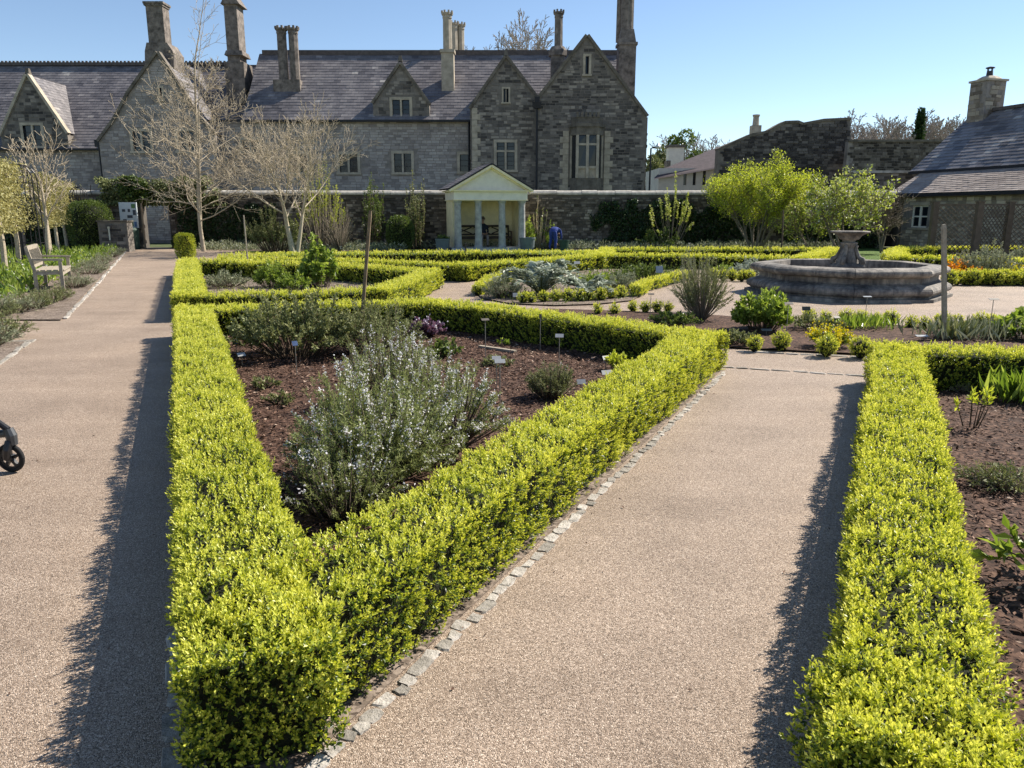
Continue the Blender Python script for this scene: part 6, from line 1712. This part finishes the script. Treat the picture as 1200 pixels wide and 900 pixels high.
LBL = [
 (569, 375, 424, 'tall label with dark plate before the cross hedge, left of the shiny one', dict(face='label_back', tilt=20, turn=.3)),
 (633, 371, 411, 'plain label stake against the cross hedge', dict(face='label_back', tilt=70, w=.03)),
 (655, 394, 436, 'tall shiny label directly behind the small lavender bush', dict(tilt=38, turn=-.1)),
 (582, 420, 455, 'shiny plant label low behind the tall thin one', dict(tilt=30, turn=.1)),
 (586, 424, 487, 'tall thin label beside the open rosemary', dict(tilt=30, turn=.1)),
 (710, 420, 432, 'small shiny label leaning near the wedge hedge, upper of two', dict(tilt=55, turn=.5)),
 (711, 437, 447, 'wide shiny label leaning near the wedge hedge, lower of two', dict(tilt=50, turn=.3, w=.11)),
 (681, 448, 455, 'short shiny label right of the small lavender bush', dict(tilt=55, turn=.2)),
 (634, 494, 501, 'short label lying low between lavender bush and wedge hedge', dict(tilt=60, turn=-.2)),
 (532, 436, 452, 'label half hidden behind the open rosemary', dict(tilt=45)),
 (278, 401, 420, 'small blue-tinted label near the left hedge', dict(face='label_blue', tilt=60, turn=.6, w=.05)),
 (348, 403, 440, 'blue-tinted label below the grey-green shrub', dict(face='label_blue', tilt=60, turn=.6, w=.055)),
 (284, 416, 429, 'shiny tilted label on short stake near the left hedge', dict(tilt=40, turn=.7)),
 (297, 492, 520, 'dark label leaning out beside the left hedge', dict(face='label_back', tilt=80, turn=.9, lean=-.03)),
 (762, 345, 369, 'dark plant label beside the row of box balls by the cross hedge', dict(face='label_back', tilt=25, w=.1)),
 (921, 356, 396, 'dark tall label before the lush leafy clump', dict(face='label_back', tilt=25, w=.11)),
 (943, 362, 382, 'pale brown label just right of the lush leafy clump', dict(face='label_back', tilt=65, w=.12, hgt=.06)),
 (974, 372, 386, 'dark T-shaped label behind the yellow spurge', dict(face='label_back', tilt=30, w=.1, turn=.4, lean=.06)),
 (1013, 348, 381, 'thin label standing directly in front of the fountain', dict(face='label_metal', tilt=12, w=.12)),
 (1158, 351, 398, 'dark label on tall stake right of the upright wooden post', dict(face='label_back', tilt=20, w=.13)),
 (1117, 376, 392, 'short dark label at the foot of the upright wooden post', dict(face='label_back', tilt=30, w=.1)),
 (898, 387, 391, 'white label lying near the lush leafy clump', dict(tilt=20, w=.14, hgt=.06)),
 (1080, 394, 398, 'white label lying behind the right-hand hedge corner', dict(tilt=10, w=.16, hgt=.07)),
 (965, 391, 397, 'pale label tucked into the yellow spurge', dict(tilt=20, w=.11)),
 (1111, 424, 452, 'grey label with steeply tilted plate in the right-hand mulch bed', dict(tilt=30, turn=.1, w=.10, thin=.007)),
 (709, 330, 341, 'white label within the island bed right of the cardoon', dict(tilt=45, w=.14, hgt=.08)),
 (772, 316, 334, 'pale square label near the dark evergreen mound', dict(tilt=70, w=.16, hgt=.16)),
 (676, 308, 320, 'pale label behind the cardoon', dict(tilt=40, w=.16, hgt=.1)),
 (606, 346, 352, 'white label at the left end of the island bed', dict(tilt=50, w=.16, hgt=.09)),
]
for px, a, b, l, kw in LBL: plant_label(px, a, b, l, **kw)
# half-buried edging board behind the shiny label
mb = MB(); a, b_ = G(562, 406, .045), G(604, 412, .045); mb.beam(a, b_, .05, .03); o = mb.build('edging_board', 'weathered_oak'); tag(o, 'pale wooden edging strip half buried in the mulch', 'board')
# fallen twigs and pale bark strips near the front of the bed
mb = MB(); a, b_ = G(500, 512, .05), G(535, 508, .05); mb.beam(a, b_, .03, .012); o = mb.build('bark_strip', 'weathered_oak'); tag(o, 'pale strip of bark on the mulch by the open rosemary', 'bark')

# ================================================================== trellis in front of the cottage
tz1 = P(600, 239, 26.5).z
tp = [P(1094, 260, 27.5), P(1146, 260, 26.6), P(1182, 260, 27.0), P(1226, 260, 26.2)]
tr = empty('lattice_trellis', (tp[0].x, tp[0].y, 0), 'brown diamond lattice trellis on square posts before the cottage', 'trellis')
for q in tp:
    mb = MB(); mb.box((q.x, q.y, tz1 / 2), (.19, .19, tz1 + .1)); mb.box((q.x, q.y, tz1 + .07), (.23, .23, .04)); mb.build('post', 'trellis_wood', tr)
for a, b_ in zip(tp[:-1], tp[1:]):
    a2, b2 = Vector((a.x, a.y)), Vector((b_.x, b_.y)); d = (b2 - a2).normalized(); a2 += d * .1; b2 -= d * .1; W = (b2 - a2).length
    n = Vector((d.y, -d.x)); z0, z1 = .25, tz1 - .04; Hh = z1 - z0
    for zz in (z0 - .03, z1 + .02):
        mb = MB(); mb.beam((a2.x, a2.y, zz), (b2.x, b2.y, zz), .04, .06); mb.build('rail', 'trellis_wood', tr)
    for sg, off in ((1, 0.012), (-1, -.012)):
        s = -Hh
        while s < W:
            # line from (s, 0) rising to (s + Hh, Hh) clipped to the panel
            s0, s1 = max(s, 0), min(s + Hh, W)
            if s1 - s0 > .05:
                q0, q1 = (s0, s0 - s), (s1, s1 - s)
                if sg < 0: q0, q1 = (W - q0[0], q0[1]), (W - q1[0], q1[1])
                A = a2 + d * q0[0] + n * off; B_ = a2 + d * q1[0] + n * off
                mb = MB(); mb.beam((A.x, A.y, z0 + q0[1]), (B_.x, B_.y, z0 + q1[1]), .028, .012, up=(n.x, n.y, 0)); mb.build('slat', 'trellis_wood', tr)
            s += .165

# ================================================================== gate, notice board and stone plinth
Yg = YW - .02
gd = empty('plank_door', (gx0, Yg, 0), 'brown vertical-plank garden door standing ajar in the gateway', 'door', rz=R(-62))
for k in range(5):
    mb = MB(); mb.box((.1 + k * .195, 0, 1.02), (.185, .05, 2.0)); mb.build('plank', 'plank_wood', gd, world_space=False)
mb = MB()
for z in (.3, 1.0, 1.7): mb.box((.5, .045, z), (.95, .035, .14))
mb.build('ledge', 'plank_wood', gd, world_space=False)
nb_ = empty('notice_board', (P(150, 262, 35.2).x, 35.2, 0), 'pale blue-grey visitor notice board with small pictures beside the gate', 'notice board')
x0, x1 = P(140.5, 250, 35.2).x, P(161, 250, 35.2).x; z0, z1 = P(600, 267, 35.2).z, P(600, 237, 35.2).z
mb = MB(); mb.box(((x0 + x1) / 2, 35.2, (z0 + z1) / 2), (x1 - x0, .06, z1 - z0)); bd = mb.build('panel', 'board_face', nb_)
for x in (x0 + .1, x1 - .1):
    mb = MB(); mb.box((x, 35.26, z1 / 2), (.07, .05, z1)); mb.build('leg', 'black_metal', nb_)
for u, v_, w_, h_, mt in ((.25, .68, .18, .1, 'photo_dark'), (.55, .68, .13, .12, 'photo_dark'), (.85, .6, .17, .2, 'photo_dark'), (.58, .44, .3, .11, 'photo_dark'), (.27, .3, .2, .08, 'photo_dark'), (.82, .85, .22, .16, 'photo_green'), (.62, .16, .22, .18, 'photo_green'), (.86, .14, .14, .2, 'photo_blue')):
    mb = MB(); mb.box((x0 + (x1 - x0) * u, 35.165, z0 + (z1 - z0) * v_), ((x1 - x0) * w_, .008, (z1 - z0) * h_)); mb.build('picture', mt, bd)
lit = empty('litter_bin', (P(154, 285, 35.0).x, 35.0, 0), 'dark rounded litter bin below the notice board', 'bin')
q = P(154, 285, 35.0); mb = MB(); mb.lathe([(.34, 0), (.36, .85), (.3, .95)], 14, (q.x, 35.0, 0)); mb.build('bin_body', 'planter_green', lit)
mb = MB(); mb.box((q.x, 34.62, .72), (.42, .06, .2)); mb.build('sign_plate', 'planter_grey', lit)
sp_ = empty('stone_plinth', (P(131, 285, 33).x, 33.2, 0), 'dark slate-clad block wall with short white marker by the gate', 'plinth')
x0, x1 = P(115, 275, 32.8).x, P(149, 275, 32.8).x; zt = P(600, 260, 32.8).z
mb = MB(); mb.box(((x0 + x1) / 2, 33.1, zt / 2), (x1 - x0, .5, zt)); pl = mb.build('block', 'mortar_dark', sp_)
masonry('stones', [(x0, 0), (x1, 0), (x1, zt - .05), (x0, zt - .05)], [], (0, 32.85, 0), (1, 0, 0), 'sooty_stone', pl, course=.14, lo=.2, hi=.5)
mb = MB(); mb.box(((x0 + x1) / 2, 33.1, zt + .03), (x1 - x0 + .08, .58, .06)); mb.build('cap', 'dark_dressed', sp_)
mb = MB(); xm = P(128, 275, 32.75).x; mb.box((xm, 32.78, .72), (.06, .04, .48)); mb.box((xm, 32.78, 1.0), (.1, .06, .08)); mb.build('tap', 'label_metal', sp_)

# ================================================================== pushchair at the left edge
wc_ = G(15, 553)
pc = empty('pushchair', (wc_.x, wc_.y, 0), 'black pushchair with five-spoke front wheel entering at the path edge', 'pushchair', rz=R(-6))
def wheel(x, y, r, w):
    c = Vector((x, y, r))
    m = MB(); ring = []
    k = 28
    for i in range(k + 1):
        a = 2 * math.pi * i / k; ring.append((c.x + math.cos(a) * (r - .014), c.y, c.z + math.sin(a) * (r - .014)))
    m.tube(ring, .0145, 8, cap=False); wh = m.build('wheel', 'rubber', pc, world_space=False, smooth=True)
    m = MB()
    for i in range(k + 1): pass
    m.tube([(c.x + math.cos(2 * math.pi * i / k) * (r - .03), c.y, c.z + math.sin(2 * math.pi * i / k) * (r - .03)) for i in range(k + 1)], .008, 6, cap=False)
    m.build('rim', 'black_plastic', wh, world_space=False)
    for s in range(5):
        a = 2 * math.pi * s / 5 + .35; m = MB()
        d = Vector((math.cos(a), 0, math.sin(a))); e = Vector((-d.z, 0, d.x))
        m.beam(c + d * .015, c + d * (r - .03), .020, .022, up=(0, 1, 0)); m.build('spoke', 'black_plastic', wh, world_space=False)
    m = MB(); m.tube([c + Vector((0, -.03, 0)), c + Vector((0, .03, 0))], .02, 12); m.build('hub', 'grey_plastic', wh, world_space=False)
RW = .096
wheel(0, 0, RW, .04); wheel(-.03, -.50, RW, .04)
for (x, y) in ((-.72, .04), (-.72, -.54)): wheel(x, y, .13, .04)
for y in (0, -.50):
    m = MB(); x = 0 if y == 0 else -.03
    m.tube([(x, y - .035, RW), (x + .012, y - .035, RW + .06), (x + .02, y - .01, RW + .115)], [.022, .026, .028], 8); m.build('fork', 'black_plastic', pc, world_space=False)
    m = MB(); m.tube([(x + .03, y, RW + .09), (x + .028, y, RW + .15), (x + .012, y, RW + .195)], [.030, .034, .03], 10); m.build('swivel', 'grey_plastic', pc, world_space=False)
    m = MB(); m.tube([(x + .012, y, RW + .19), (x - .05, y, RW + .235), (x - .30, y, .50), (x - .62, y, .82), (x - .80, y, 1.02)], [.02, .02, .018, .016, .016], 10); m.build('frame_tube', 'black_plastic', pc, world_space=False)
    m = MB(); m.tube([(x - .0, y, RW + .165), (x - .09, y, RW + .155), (x - .40, y, .20), (-.72, y, .14)], [.026, .026, .018, .016], 10); m.build('frame_tube', 'grey_plastic', pc, world_space=False)
m = MB(); m.tube([(-.80, 0, 1.02), (-.84, -.05, 1.04), (-.84, -.45, 1.04), (-.80, -.50, 1.02)], .016, 8); m.build('handle', 'rubber', pc, world_space=False)
m = MB(); m.prism([(-.16, -.03, .45), (-.52, -.03, .42), (-.72, -.03, .88), (-.66, -.03, .90), (-.48, -.03, .49), (-.16, -.03, .50)], (0, -.44, 0)); m.build('seat', 'navy_cloth', pc, world_space=False)
m = MB(); m.prism([(-.12, -.06, .30), (-.18, -.06, .30), (-.18, -.06, .46), (-.12, -.06, .46)], (0, -.38, 0)); m.build('footrest', 'black_plastic', pc, world_space=False)
m = MB(); m.prism([(-.20, -.06, .20), (-.62, -.06, .20), (-.62, -.06, .26), (-.20, -.06, .26)], (0, -.38, 0)); m.build('basket', 'navy_cloth', pc, world_space=False)
